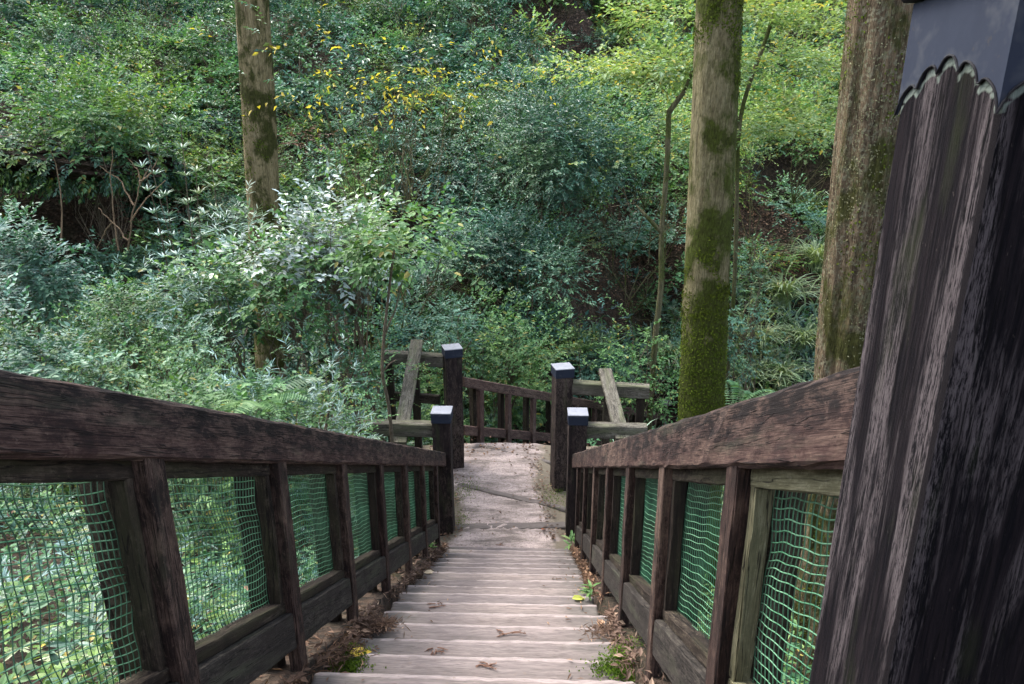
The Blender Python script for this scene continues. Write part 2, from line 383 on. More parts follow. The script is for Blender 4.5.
def wloc(o):
    p = np.zeros(3)
    while o is not None: p = p+np.array(o.location); o = o.parent
    return p
def unit(v):
    v = np.asarray(v, float); return v/(np.linalg.norm(v, axis=-1, keepdims=True)+1e-9)

def beam(mb, p0, p1, w, h, up=(0, 0, 1), bev=.008, seg=None, rough=.0015, plumb=False, edge=False, vert=False):
    """timber from p0 to p1 (axis through its centre): w across, h along 'up'; plumb cuts the ends square to 'up'"""
    p0 = np.asarray(p0, float); p1 = np.asarray(p1, float); d = p1-p0; ln = np.linalg.norm(d); d = d/ln
    up = np.asarray(up, float); side = unit(np.cross(d, up)); u = up if plumb else unit(np.cross(side, d))
    seg = seg or max(2, int(ln/.10)); b = min(bev, w*.3, h*.3); k = .42*b
    wide = w > .3
    pr = np.array([(-w/2+b, -h/2), (0, -h/2), (w/2-b, -h/2), (w/2-k, -h/2+k), (w/2, -h/2+b), (w/2, 0), (w/2, h/2-b), (w/2-k, h/2-k), (w/2-b, h/2), (0, h/2),
                   (-w/2+b, h/2), (-w/2+k, h/2-k), (-w/2, h/2-b), (-w/2, 0), (-w/2, -h/2+b), (-w/2+k, -h/2+k)])
    if wide:
        top_ = [(v, h/2) for v in np.linspace(w/2-b, -w/2+b, 16)]
        pr = np.array([tuple(p) for p in pr[:8]]+top_+[tuple(p) for p in pr[11:]])
    n = len(pr); ts = np.concatenate([[0, .0+b*.6/ln], np.linspace(0, 1, seg+1)[1:-1], [1-b*.6/ln, 1]])
    g0 = rng.uniform(-50, 50, 3); V = []; G = []; E = []
    for i, t in enumerate(ts):
        sc = .97 if i in (0, len(ts)-1) else 1
        jit = rng.normal(0, rough, (n, 2)) if rough else 0
        q = pr*sc+jit
        V.append(p0+d*ln*t+q[:, :1]*side+q[:, 1:]*u)
        G.append(np.column_stack([np.full(n, ln*t), q[:, 0], q[:, 1]])+g0)
        e = max(0, 1-min(t, 1-t)*ln/.55); E.append(q[:, 1]/h+.5 if vert else np.full(n, e if edge else 0))
    V = np.concatenate(V); G = np.concatenate(G); E = np.concatenate(E); m = len(ts)
    Q = [(i*n+j, i*n+(j+1) % n, (i+1)*n+(j+1) % n, (i+1)*n+j) for i in range(m-1) for j in range(n)]
    c0 = len(V); V = np.concatenate([V, [p0, p1]]); G = np.concatenate([G, [g0, g0+[ln, 0, 0]]]); E = np.concatenate([E, [1.0*edge, 1.0*edge]])
    T = [(c0, (j+1) % n, j) for j in range(n)]+[(c0+1, (m-1)*n+j, (m-1)*n+(j+1) % n) for j in range(n)]
    return mb.add(V, Q, T, G, E)

def tube(pts, radii, sides=6, ridged=0.0, rs=None):
    pts = np.asarray(pts, float); radii = np.asarray(radii, float); m = len(pts)
    t = unit(np.gradient(pts, axis=0)); ref = np.where(np.abs(t[:, 2:3]) > .9, [[1., 0, 0]], [[0, 0, 1.]])
    a = unit(np.cross(t, ref)); b = np.cross(t, a)
    an = np.linspace(0, 2*np.pi, sides, endpoint=False)
    rr = np.ones((m, sides))
    if ridged: rr = rr + ridged*rs
    V = (pts[:, None]+radii[:, None, None]*rr[..., None]*(np.cos(an)[None, :, None]*a[:, None]+np.sin(an)[None, :, None]*b[:, None])).reshape(-1, 3)
    i, j = np.meshgrid(np.arange(m-1), np.arange(sides), indexing='ij'); j2 = (j+1) % sides
    Q = np.stack([i*sides+j, i*sides+j2, (i+1)*sides+j2, (i+1)*sides+j], -1).reshape(-1, 4)
    return V, Q

# ------------------------------------------------------------------ leaves
def leaves(P, D, Nn, Ln, W, det=0, curl=.12):
    """arrays of leaf verts/tris. det 0: 4-vertex folded leaf, det 1: 7-vertex leaf with midrib"""
    P = np.asarray(P, float); D = unit(D); S_ = unit(np.cross(D, Nn)); Nn = np.cross(S_, D)
    Ln = np.broadcast_to(np.asarray(Ln, float), (len(P),))[:, None]; W = np.broadcast_to(np.asarray(W, float), (len(P),))[:, None]
    n = len(P)
    if det == 0:
        V = np.stack([P, P+D*Ln*.42+S_*W*.5+Nn*W*.14, P+D*Ln-Nn*Ln*curl, P+D*Ln*.42-S_*W*.5+Nn*W*.14], 1)
        f = np.array([[0, 1, 2], [0, 2, 3]]); k = 4
    else:
        V = np.stack([P, P+D*Ln*.5-Nn*Ln*curl*.25, P+D*Ln-Nn*Ln*curl, P+D*Ln*.22+S_*W*.42+Nn*W*.1, P+D*Ln*.6+S_*W*.42+Nn*W*.08-Nn*Ln*curl*.3,
                      P+D*Ln*.22-S_*W*.42+Nn*W*.1, P+D*Ln*.6-S_*W*.42+Nn*W*.08-Nn*Ln*curl*.3], 1)
        f = np.array([[0, 3, 1], [3, 4, 1], [4, 2, 1], [0, 1, 5], [5, 1, 6], [6, 1, 2]]); k = 7
    T = (np.arange(n)[:, None, None]*k+f[None]).reshape(-1, 3)
    return V.reshape(-1, 3), T
class LB:
    """collects leaves (with a material each) and twigs into one mesh"""
    def __init__(s): s.V = []; s.T = []; s.Mi = []; s.n = 0; s.mats = []
    def mid(s, m):
        if m not in s.mats: s.mats.append(m)
        return s.mats.index(m)
    def tri(s, V, T, mat):
        if len(V) == 0: return
        s.V.append(V); s.T.append(T+s.n); s.Mi.append(np.full(len(T), s.mid(mat))); s.n += len(V)
    def quad(s, V, Q, mat): s.tri(V, np.concatenate([Q[:, [0, 1, 2]], Q[:, [0, 2, 3]]]), mat)
    def build(s, name, parent=None):
        off = np.zeros(3) if parent is None else np.array(wloc(parent))
        me = mesh_from(name, np.concatenate(s.V)-off, np.concatenate(s.T), s.mats, np.concatenate(s.Mi))
        return link(name, me, parent)

def spray_points(c, r, ns, flat=0.0, lumps=9):
    """spray bases in an uneven crown: lobes round c, radii r (3)"""
    lc = rng.normal(0, 1, (lumps, 3)); lc = unit(lc)*rng.uniform(.3, 1.0, (lumps, 1)); lc[:, 2] = np.abs(lc[:, 2])*.9-.15
    lr = rng.uniform(.2, .5, lumps)
    k = rng.integers(0, lumps, ns); q = unit(rng.normal(0, 1, (ns, 3)))*(rng.uniform(.25, 1, (ns, 1))**.4)
    q[:, 2] = q[:, 2]*(1-flat)
    p = lc[k]+q*lr[k][:, None]
    far_ = rng.random(ns) < .14; p[far_] *= rng.uniform(1.1, 1.45, (int(far_.sum()), 1))
    return c+p*r, unit(p+q*.8)
def sprays(B, O, base, nl, length, ll, lw, asp_j=.25, up=.75, droop=.25, det=0, spread=.9):
    """nl leaves on each twig; returns verts, tris and the twig ends"""
    n = len(B); O = unit(O + rng.normal(0, .35, (n, 3)) + np.array([0, 0, .25-droop]))
    t = np.tile(np.linspace(.15, 1, nl), n); idx = np.repeat(np.arange(n), nl)
    ln = length*rng.uniform(.6, 1.25, n)
    P = B[idx]+O[idx]*(ln[idx]*t)[:, None]; P[:, 2] -= droop*.35*ln[idx]*t**2
    side = unit(np.cross(O, [0, 0, 1.]))[idx]*np.where(np.arange(n*nl) % 2, 1, -1)[:, None]
    D = O[idx]*(.35+.55*t[:, None]**2)+side*spread*(1.1-t[:, None]*.6)+rng.normal(0, .22, (n*nl, 3)); D[:, 2] -= droop*.5
    Nn = np.array([0, 0, up])+O[idx]*.3+rng.normal(0, .33, (n*nl, 3))
    s = rng.uniform(.65, 1.2, n*nl)
    V, T = leaves(P, D, Nn, ll*s, lw*s, det)
    return V, T
def twigs(lb, a, b, r0, r1, mat, jit=.06, sides=4, seg=4):
    for p, q in zip(a, b):
        t = np.linspace(0, 1, seg+1)[:, None]; pts = p+(q-p)*t
        ln = np.linalg.norm(q-p); pts[1:-1] += rng.normal(0, jit*ln, (seg-1, 3))
        V, Q = tube(pts, r0+(r1-r0)*t[:, 0], sides); lb.quad(V, Q, mat)

SPEC = { # leaf length, width, leaves/twig, twig length, up, droop, material, flat
 'gloss':  (.085, .036, 8, .24, .75, .15, 'gloss', .1),
 'blue':   (.075, .036, 8, .24, .85, .15, 'blue', .25),
 'mid':    (.10, .055, 6, .26, .9, .2, 'mid', .2),
 'small':  (.055, .032, 9, .24, .95, .1, 'mid', .3),
 'layer':  (.085, .050, 8, .42, 1.9, .1, 'bright', .78),
 'pale':   (.10, .050, 6, .22, .9, .1, 'pale', .3),
 'silver': (.13, .022, 12, .20, .7, .0, 'silver', .0),
 'yellow': (.09, .045, 4, .30, .6, .5, 'yellow', .3),
 'dry':    (.08, .03, 5, .22, .4, .4, 'dry', .1),
}
def shrub_geo(lb, c, r, ns, sp, det=0, scale=1.0, lumps=9, twig=0):
    ll, lw, nl, tl, up, dr, mk, flat = SPEC[sp]
    B, O = spray_points(np.asarray(c, float), np.asarray(r, float), ns, flat, lumps)
    V, T = sprays(B, O, c, nl, tl*scale, ll*scale, lw*scale, up=up, droop=dr, det=det)
    lb.tri(V, T, L[mk]); return B

def shrub(name, label, cat, px, py, Y, rx, sp, ns, group=None, det=0, scale=1.0, low=.15, stems=7, stem_mat='twig', ry=None, lumps=9, extra=None, dx=0):
    """a shrub whose crown top is seen near (px, py) at distance Y"""
    top = at(px, py, Y); g = gz(top[0]+dx, Y); H = max(.5, top[2]-g)
    root = thing(name, label, cat, (top[0]+dx, Y, g), group)
    z0 = g+H*low; c = np.array([top[0], Y, (z0+top[2])/2]); r = np.array([rx, ry or rx*.8, (top[2]-z0)/2*1.05])
    lb = LB(); B = shrub_geo(lb, c, r, ns, sp, det, scale, lumps)
    if extra: shrub_geo(lb, c, r, int(ns*extra[1]), extra[0], det, scale, lumps)
    lb.build('foliage', root)
    if stems:
        tb = LB(); base = np.array([top[0]+dx, Y, g-.05])
        k = rng.choice(len(B), stems, replace=False)
        st = base+np.column_stack([rng.normal(0, .08, stems), rng.normal(0, .08, stems), np.zeros(stems)])
        midp = base*.45+B[k]*.55+rng.normal(0, .08, (stems, 3))
        twigs(tb, st, midp, .018, .012, M[stem_mat]); twigs(tb, midp, B[k], .012, .005, M[stem_mat])
        k2 = rng.choice(len(B), stems*5)
        near = midp[np.argmin(((B[k2][:, None]-midp[None])**2).sum(-1), 1)]
        twigs(tb, near, B[k2], .007, .003, M[stem_mat])
        tb.build('stems', root)
    return root

# ================================================================== SETTING
xs = np.unique(np.concatenate([[-1.22, -1.19, -1.0, -.95, -.92, -.89, -.84, .42, .46, .49, .52, .60, .72, .76], np.linspace(-45, -14, 32), np.linspace(-14, 14, 170), np.linspace(14, 45, 32)]))
ys = np.unique(np.concatenate([np.linspace(-8, 0, 20), np.linspace(0, 34, 210), np.linspace(34, 70, 36)]))
X, Yg = np.meshgrid(xs, ys); Z = terrain(X, Yg)
nx, ny = len(xs), len(ys)
i, j = np.meshgrid(np.arange(ny-1), np.arange(nx-1), indexing='ij')
Q = np.stack([i*nx+j, i*nx+j+1, (i+1)*nx+j+1, (i+1)*nx+j], -1).reshape(-1, 4)
me = mesh_from('ground', np.column_stack([X.ravel(), Yg.ravel(), Z.ravel()]), Q, M['soil'], smooth=True)
tag(link('ground', me), kind='structure')

# landing path sheet
px_ = np.linspace(-1.75, 1.6, 70); py_ = np.linspace(6.9, 9.72, 60)
PX, PY = np.meshgrid(px_, py_)
PXs = PX+.08*np.sin(PY*3.1)
cx = -.27-.12*(PY-7); half = .70+.10*np.sin(PY*2.1+1)
edge = np.clip((np.abs(PXs-cx)-half+.28)/.3, 0, 1.6)
PZ = .004+.018*wob(PX, PY, 3)+.004*rng.normal(size=PX.shape)-.05*np.clip(edge-.6, 0, 1)+.012
PZ = PZ-.02*np.clip((9.72-PY < .1)*1.0, 0, 1)
i, j = np.meshgrid(np.arange(59), np.arange(69), indexing='ij')
Q = np.stack([i*70+j, i*70+j+1, (i+1)*70+j+1, (i+1)*70+j], -1).reshape(-1, 4)
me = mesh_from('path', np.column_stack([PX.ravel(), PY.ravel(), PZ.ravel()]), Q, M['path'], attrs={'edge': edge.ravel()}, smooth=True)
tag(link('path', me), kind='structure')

# ================================================================== STAIRCASE
root = thing('staircase', 'long flight of pale worn timber steps running down between the two netted fences', 'staircase', (-.2, 2.5, 2.3))
NS = 26
for k in range(-10, 16):
    yn = 2.47+.2995*k; zt = 3.7-SL*yn
    mb = MB()
    x0 = -.915+rng.normal(0, .018); x1 = .485+rng.normal(0, .012)
    tilt = rng.normal(0, .006); dep = .36
    a = (x0, yn-dep/2+rng.normal(0, .006), zt-.075+tilt); b = (x1, yn-dep/2+rng.normal(0, .006), zt-.075-tilt)
    beam(mb, a, b, dep, .15, bev=.030, seg=26, rough=.0022, edge=True)
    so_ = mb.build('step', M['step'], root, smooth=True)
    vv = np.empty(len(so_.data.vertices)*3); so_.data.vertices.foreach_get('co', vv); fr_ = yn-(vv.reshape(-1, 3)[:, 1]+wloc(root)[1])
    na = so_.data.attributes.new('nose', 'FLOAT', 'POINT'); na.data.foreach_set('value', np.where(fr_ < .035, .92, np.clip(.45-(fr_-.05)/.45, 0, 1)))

# winder timbers across the landing
for lab, (ax, ay), (bx, by), w in (
    ('pale edging timber laid straight across the foot of the steps', (-.93, 7.36), (.50, 7.44), .13),
    ('pale edging timber laid slantwise across the middle of the landing', (-1.0, 8.43), (.52, 7.80), .09),
    ('pale edging timber laid slantwise across the far end of the landing', (-.62, 9.55), (.42, 9.02), .08)):
    o = thing('edging_timber', lab, 'timber', (ax, ay, 0), 'edging timbers across the landing')
    mb = MB(); beam(mb, (ax, ay, -.026), (bx, by, -.026), w, .10, bev=.012, seg=20, rough=.003, edge=True); ob = mb.build('timber', M['step'], o, smooth=True)

# ================================================================== NETTED FENCES
def slope(y): return 3.7-SL*y
def netting(y0, y1, xf, z0, z1, parent):
    """plastic net in the plane x = xf between y0 and y1, heights z0..z1 above the slope line"""
    lb = LB(); nh = int((z1-z0)/.027)+1; nv = int((y1-y0)/.0225)+1
    ph = rng.uniform(0, 6, 6)
    def P(s, h):
        y = y0+s*(y1-y0); hh = z0+h*(z1-z0); b = np.sin(np.pi*s)*np.sin(np.pi*h)
        dz = .004*np.sin(s*9+ph[0]+h*3)+.002*np.sin(s*26+ph[1]+h*9)+.009*b*np.sin(ph[2]+h*5)
        dy = .010*np.sin(h*8+ph[3]+s*2)+.006*np.sin(h*19+ph[4])
        dxx = .008*b*np.sin(ph[5]+s*6+h*4)
        return np.stack([np.full_like(s*h, xf)+dxx, y+dy, slope(y)+hh+dz], -1)
    for a in range(nh):
        s = np.linspace(0, 1, 40); V, Q = tube(P(s, np.full(40, a/(nh-1))), np.full(40, .0018), 4); lb.quad(V, Q, M['net'])
    for a in range(nv):
        h = np.linspace(0, 1, 26); V, Q = tube(P(np.full(26, a/(nv-1)), h), np.full(26, .0016), 4); lb.quad(V, Q, M['net_dark'])
    lb.build('netting', parent)

def stair_fence(label, xi, u, ys_b, y0, y1):
    root = thing('netted_fence', label, 'fence', (xi+u*.05, (y0+y1)/2, slope((y0+y1)/2)))
    X_ = lambda o: xi+u*o
    # handrail: heavy timber
    mb = MB(); h = 1.095
    beam(mb, (X_(.045), y0, slope(y0)+h), (X_(.045), y1, slope(y1)+h), .115, .178, bev=.014, plumb=True, rough=.0018, vert=True)
    mb.build('handrail', M['handrail'], root)
    for y in ys_b:
        mb = MB(); z = slope(y); lo = max(z-.10, -.03)
        beam(mb, (X_(.020), y, lo), (X_(.020), y, z+1.04), .048, .086, up=(0, 1, 0), bev=.006, rough=.0012); mb.build('baluster', M['rail'], root)
        mb = MB(); beam(mb, (X_(.135), y, lo-.05), (X_(.135), y, z+1.03), .085, .09, up=(0, 1, 0), bev=.006, rough=.0012); mb.build('back_post', M['frame'], root)
    for k in range(len(ys_b)-1):
        a = ys_b[k]+.0445; b = ys_b[k+1]-.0445
        if a > b-.1: continue
        z = lambda y, o: slope(y)+o
        mb = MB(); beam(mb, (X_(.030), a, z(a, .242)), (X_(.030), b, z(b, .242)), .052, .175, plumb=True, bev=.006); mb.build('lower_board', M['board'], root)
        mb = MB()
        beam(mb, (X_(.062), a, z(a, .356)), (X_(.062), b, z(b, .356)), .062, .050, plumb=True, bev=.005)
        beam(mb, (X_(.055), a, z(a, .986)), (X_(.055), b, z(b, .986)), .05, .064, plumb=True, bev=.005)
        for yy in (a+.018, b-.018):
            beam(mb, (X_(.056), yy, z(yy, .383)), (X_(.056), yy, z(yy, .96)), .046, .034, up=(0, 1, 0), bev=.004)
        fr = mb.build('panel_frame', M['frame_pale' if u > 0 and a < 1.3 else 'frame'], root)
        netting(a+.03, b-.03, X_(.083), .375, .955, fr)
    return root
yb = [Zc/1.112+.034 for Zc in (1.718, 2.66, 3.59, 4.52, 5.45, 6.33, 7.23)]
step_b = (yb[-1]-yb[0])/6
ysL = [yb[0]+step_b*k for k in range(-2, 8)]
stair_fence('dark brown netted fence with the long bare handrail and no post at its upper end', -.95, -1, [y for y in ysL if y < 7.1], -1.0, 7.20)
stair_fence('dark brown netted fence running down from behind the big capped post', .51, 1, [.965]+[y for y in ysL if 1.1 < y < 7.1], .90, 7.20)

# ================================================================== CAPPED POSTS
def cap_skirt(z_low, z_peak, w):
    """lower edge of the big cap: height at each position t in 0..1 across a face"""
    t = np.linspace(0, 1, 49); s = np.abs(t-.5)*2
    env = z_low+(z_peak-z_low)*(1-s**1.6)
    lob = np.abs(np.cos(s*np.pi*2.5))**.6            # five pointed lobes across a face
    return t, env-(1-lob)*.006-.010*(1-np.abs(np.sin(s*np.pi*2.5+np.pi/2)))**2

def big_newel():
    x0, x1, y0, y1 = .45, .655, .722, .914; zb = slope(.8)-.25; zt = 4.82
    root = thing('capped_post', 'huge dark weathered post close by, capped in blue-grey metal with a scalloped lower edge', 'post', ((x0+x1)/2, (y0+y1)/2, zb))
    # wooden shaft: four faces finely divided, rounded arrises, stain follows the cap's cut edge
    t, ez = cap_skirt(4.722, 4.766, .2)
    cx_, cy_ = (x0+x1)/2, (y0+y1)/2; hx, hy = (x1-x0)/2, (y1-y0)/2; b = .004
    ring = []; gx = []; ft = []
    npf = 24
    corners = [((-1, 1), (-1, -1)), ((-1, -1), (1, -1)), ((1, -1), (1, 1)), ((1, 1), (-1, 1))]
    for f, (c0, c1) in enumerate(corners):
        for a in np.linspace(0, 1, npf, endpoint=False):
            e0 = b/hx/2 if f % 2 else b/hy/2
            aa = e0+(1-2*e0)*a*npf/(npf-1) if a < 1 else a
            aa = min(aa, 1-e0)
            p = np.array([c0[0]+(c1[0]-c0[0])*aa, c0[1]+(c1[1]-c0[1])*aa])
            ring.append((cx_+p[0]*hx, cy_+p[1]*hy)); gx.append((aa*.2, f*3.0)); ft.append(aa)
    ring = np.array(ring); gx = np.array(gx); ft = np.array(ft); n = len(ring)
    zs = np.concatenate([np.linspace(zb, 4.45, 40), np.linspace(4.45, zt, 70)[1:]])
    V = []; G = []; E = []
    ecut = np.interp(ft, t, ez)
    for z in zs:
        # shallow worn grooves along the grain
        gr = .0018*np.sin(gx[:, 0]*160+gx[:, 1]*5+np.sin(z*3+gx[:, 1])*1.2)+.0012*np.sin(gx[:, 0]*390+z*2)
        nx_ = unit(ring-np.array([cx_, cy_]))
        V.append(np.column_stack([ring-nx_*np.abs(gr)[:, None]*.3, np.full(n, z)]))
        G.append(np.column_stack([np.full(n, z), gx[:, 0]+17*gx[:, 1], gx[:, 1]*7]))
        E.append(np.clip(1.25-np.abs((ecut-z)-.006)/.007, 0, 1.2)*(z < ecut+.02))
    V = np.concatenate(V); m = len(zs)
    Q = [(i*n+j, i*n+(j+1) % n, (i+1)*n+(j+1) % n, (i+1)*n+j) for i in range(m-1) for j in range(n)]
    mb = MB(); mb.add(V, Q, (), np.concatenate(G), np.concatenate(E)); sh = mb.build('shaft', M['newel'], root, ename='stain')
    av = np.tile(np.exp(-np.minimum(ft, 1-ft)*.2/.009), m); aa_ = sh.data.attributes.new('arris', 'FLOAT', 'POINT'); aa_.data.foreach_set('value', av.astype(np.float32))
    # metal cap: sheet skirt on four faces with thickness + top plate
    mb = MB(); o = .0016; th = .0012
    for (c0, c1) in corners:
        P = []
        for a, e in zip(t, ez):
            p = np.array([c0[0]+(c1[0]-c0[0])*a, c0[1]+(c1[1]-c0[1])*a])
            for oo in (o, o-th):
                xx, yy = cx_+p[0]*(hx+oo), cy_+p[1]*(hy+oo)
                for z in (e, 4.830): P.append((xx, yy, z))
        P = np.array(P); nT = len(t); Qs = []
        for a in range(nT-1):
            i0 = a*4; i1 = i0+4
            Qs += [(i0, i1, i1+1, i0+1), (i0+2, i0+3, i1+3, i1+2), (i0, i0+2, i1+2, i1)]
        mb.add(P, Qs)
    cap = mb.build('cap', M['metal'], root)
    mb = MB(); beam(mb, (cx_, cy_-hy-.013, 4.842), (cx_, cy_+hy+.013, 4.842), hx*2+.026, .020, bev=.004, rough=0); mb.build('cap_rim', M['rim'], cap)
    mb = MB(); beam(mb, (cx_, cy_-hy-.006, 4.8635), (cx_, cy_+hy+.006, 4.8635), hx*2+.012, .021, bev=.004, rough=0); mb.build('cap_top', M['captop'], cap)
    # rolled bead that edges the scallops
    lb = LB()
    for (c0, c1) in corners[:2]:
        p = np.array([[cx_+(c0[0]+(c1[0]-c0[0])*a)*(hx+o+.001), cy_+(c0[1]+(c1[1]-c0[1])*a)*(hy+o+.001), e] for a, e in zip(t, ez)])
        V, Q = tube(p, np.full(len(p), .0013), 6); lb.quad(V, Q, M['rim'])
    lb.build('bead', cap)
big_newel()

def capped_post(label, x, y, zb, zt, w, rot, group):
    root = thing('capped_post', label, 'post', (x, y, zb), group)
    ca, sa = math.cos(rot), math.sin(rot)
    mb = MB(); beam(mb, (x, y, zb-.1), (x, y, zt-.03), w, w, up=(-sa, ca, 0), bev=.01, rough=.002); mb.build('shaft', M['post'], root)
    mb = MB(); beam(mb, (x, y, zt-.115), (x, y, zt-.004), w+.018, w+.018, up=(-sa, ca, 0), bev=.004, seg=2, rough=0); cap = mb.build('cap', M['metal'], root)
    mb = MB(); beam(mb, (x, y, zt-.002), (x, y, zt+.010), w+.024, w+.024, up=(-sa, ca, 0), bev=.003, seg=2, rough=0); mb.build('cap_top', M['captop'], cap)
G4 = 'capped posts at the foot of the steps'
capped_post('short square capped post ending the long bare handrail at the foot of the steps', -.985, 7.31, 0, 1.56, .205, 0, G4)
capped_post('short square post with pale metal cap ending the shorter handrail beside the mossy tree', .555, 7.31, 0, 1.555, .205, 0, G4)
capped_post('tall square post with pale metal cap where the receding fence begins', -1.04, 8.95, 0, 1.78, .225, R(18), G4)
capped_post('tall square capped post in front of the receding fence, near the mossy tree', .43, 8.43, 0, 1.70, .225, R(14), G4)

# ================================================================== FAR FENCE (next flight, going down to the right)
A = np.array([-.93, 9.62, 0]); Dv = np.array([1.35, 1.9, -1.0])
def fp(s, h): return A+Dv*s+np.array([0, 0, h])
root = thing('plank_fence', 'reddish brown open fence receding downhill behind the two tall capped posts', 'fence', A)
mb = MB(); beam(mb, fp(-.03, 1.02), fp(3.15, 1.02), .10, .16, plumb=True, bev=.012, vert=True); mb.build('handrail', M['farwood'], root)
mb = MB(); beam(mb, fp(-.03, .245), fp(3.15, .245), .06, .16, plumb=True, bev=.01); mb.build('lower_board', M['farwood'], root)
for s in np.arange(.13, 3.1, .30):
    p = fp(s, 0); mb = MB(); beam(mb, p+[.02, -.03, -.08], p+[.02, -.03, .95], .07, .10, up=unit(np.array([1.35, 1.9, 0])), bev=.006); mb.build('baluster', M['farwood'], root)
    mb = MB(); beam(mb, p+[-.10, .07, -.3], p+[-.10, .07, .95], .08, .09, up=unit(np.array([1.35, 1.9, 0])), bev=.006); mb.build('back_post', M['frame'], root)

# side barriers (beams outside the posts with a sloping plank over them)
def barrier(label, near, nearend, far, farend, pl0, pl1, sgn, zn, zf):
    root = thing('side_barrier', label, 'barrier', (near[0], near[1], 0), 'side barriers of the landing')
    mb = MB(); beam(mb, (*far, zf), (*farend, zf), .14, .17, bev=.014); mb.build('upper_beam', M['grey'], root)
    mb = MB(); beam(mb, (*near, zn), (*nearend, zn), .13, .165, bev=.014); mb.build('lower_beam', M['grey'], root)
    mb = MB(); beam(mb, pl0, pl1, .165, .055, bev=.006); mb.build('plank', M['grey'], root)
    d = np.array(farend)-np.array(far)
    mb = MB(); beam(mb, (*(np.array(far)+d*.1), zf-.58), (*(np.array(far)+d*.98), zf-.58), .07, .13, bev=.01); mb.build('middle_beam', M['frame'], root)
    for t in (.48, .9):
        q = np.array(far)+d*t
        mb = MB(); beam(mb, (*q, gz(*q)-.1), (*q, zf-.075), .10, .10, up=(0, 1, 0), bev=.008); mb.build('upright', M['frame'], root)
    d = np.array(nearend)-np.array(near)
    mb = MB(); beam(mb, (*(np.array(near)+d*.1), zn-.5), (*(np.array(near)+d*.98), zn-.5), .07, .14, bev=.01); mb.build('middle_beam', M['frame'], root)
    for t in (.55, .95):
        q = np.array(near)+d*t
        mb = MB(); beam(mb, (*q, gz(*q)-.1), (*q, zn-.077), .10, .10, up=(0, 1, 0), bev=.008); mb.build('upright', M['frame'], root)
pT = at(417, 341, 9.12); pB = at(399, 444, 7.20)
barrier('grey timber barrier with a sloping plank, joined to the post where the far fence begins', (-1.09, 7.33), (-1.95, 7.36), (-1.15, 8.98), (-2.02, 9.12), pT, pB, -1, 1.32, 1.58)
pT = at(605, 370, 8.55); pB = at(623, 440, 7.20)
barrier('grey timber barrier with a sloping plank, near the base of the mossy tree', (.66, 7.33), (1.34, 7.30), (.54, 8.42), (1.52, 8.28), pT, pB, 1, 1.33, 1.43)

# ================================================================== BIG TREES
def trunk_obj(root, base, top, r0, r1, mat, sides=40, ridge=.05, flare=.35, seg=60, bend=.04, name='trunk', fr=12):
    t = np.linspace(0, 1, seg+1); pts = np.array(base)+(np.array(top)-np.array(base))*t[:, None]
    ph = rng.uniform(0, 6, 4)
    pts[:, 0] += bend*np.sin(t*4+ph[0])*t*(1-t)*2; pts[:, 1] += bend*np.sin(t*5+ph[1])*t*(1-t)*2
    h = t*np.linalg.norm(np.array(top)-np.array(base))
    rad = r0+(r1-r0)*t+r0*flare*np.exp(-h/.45)
    an = np.linspace(0, 2*np.pi, sides, endpoint=False)
    rs = np.zeros((seg+1, sides))
    for k, (f, a) in enumerate(((2, .5), (3, .5), (fr, .5), (fr*2-3, .4))):
        rs += a*np.sin(an[None]*f+ph[k]+np.sin(h*(1.2+.5*k)+k)[:, None]*.8)
    def prof():
        p_ = rng.normal(0, 1, sides); return (p_+.6*np.roll(p_, 1)+.6*np.roll(p_, -1))/1.4
    pa, pb, pc = prof(), prof(), prof()
    rs = rs*.6+(.5*pa[None]+.5*pb[None]*np.sin(h*.9+ph[0])[:, None]+.5*pc[None]*np.sin(h*2.1+ph[1])[:, None])*(.5 if sides < 60 else 1.0)
    rs += rng.normal(0, .22, rs.shape)
    for _ in range(7):   # knots and swellings
        ha, aa = rng.uniform(1.5, 7), rng.uniform(0, 6.28); da = np.angle(np.exp(1j*(an-aa)))
        rs += 2.2*np.exp(-((h[:, None]-ha)/.09)**2-(da[None]/.22)**2)
    V, Q = tube(pts, rad, sides, ridge, rs)
    mb = MB(); mb.add(V, Q); return mb.build(name, mat, root, smooth=True)
def limb(root, pts, r0, r1, mat, name='limb', sides=10):
    pts = np.asarray(pts, float); n = 24
    t = np.linspace(0, 1, len(pts)); tt = np.linspace(0, 1, n)
    P = np.column_stack([np.interp(tt, t, pts[:, k]) for k in range(3)])
    for _ in range(3): P[1:-1] = (P[:-2]+2*P[1:-1]+P[2:])/4
    V, Q = tube(P, r0+(r1-r0)*tt, sides, .05, rng.normal(0, 1, (n, sides))*.6)
    mb = MB(); mb.add(V, Q); return mb.build(name, mat, root, smooth=True)
def high_crown(root, c, r, ns, sp):
    lb = LB(); shrub_geo(lb, c, r, ns, sp, 0, 2.2, 12); lb.build('crown', root)

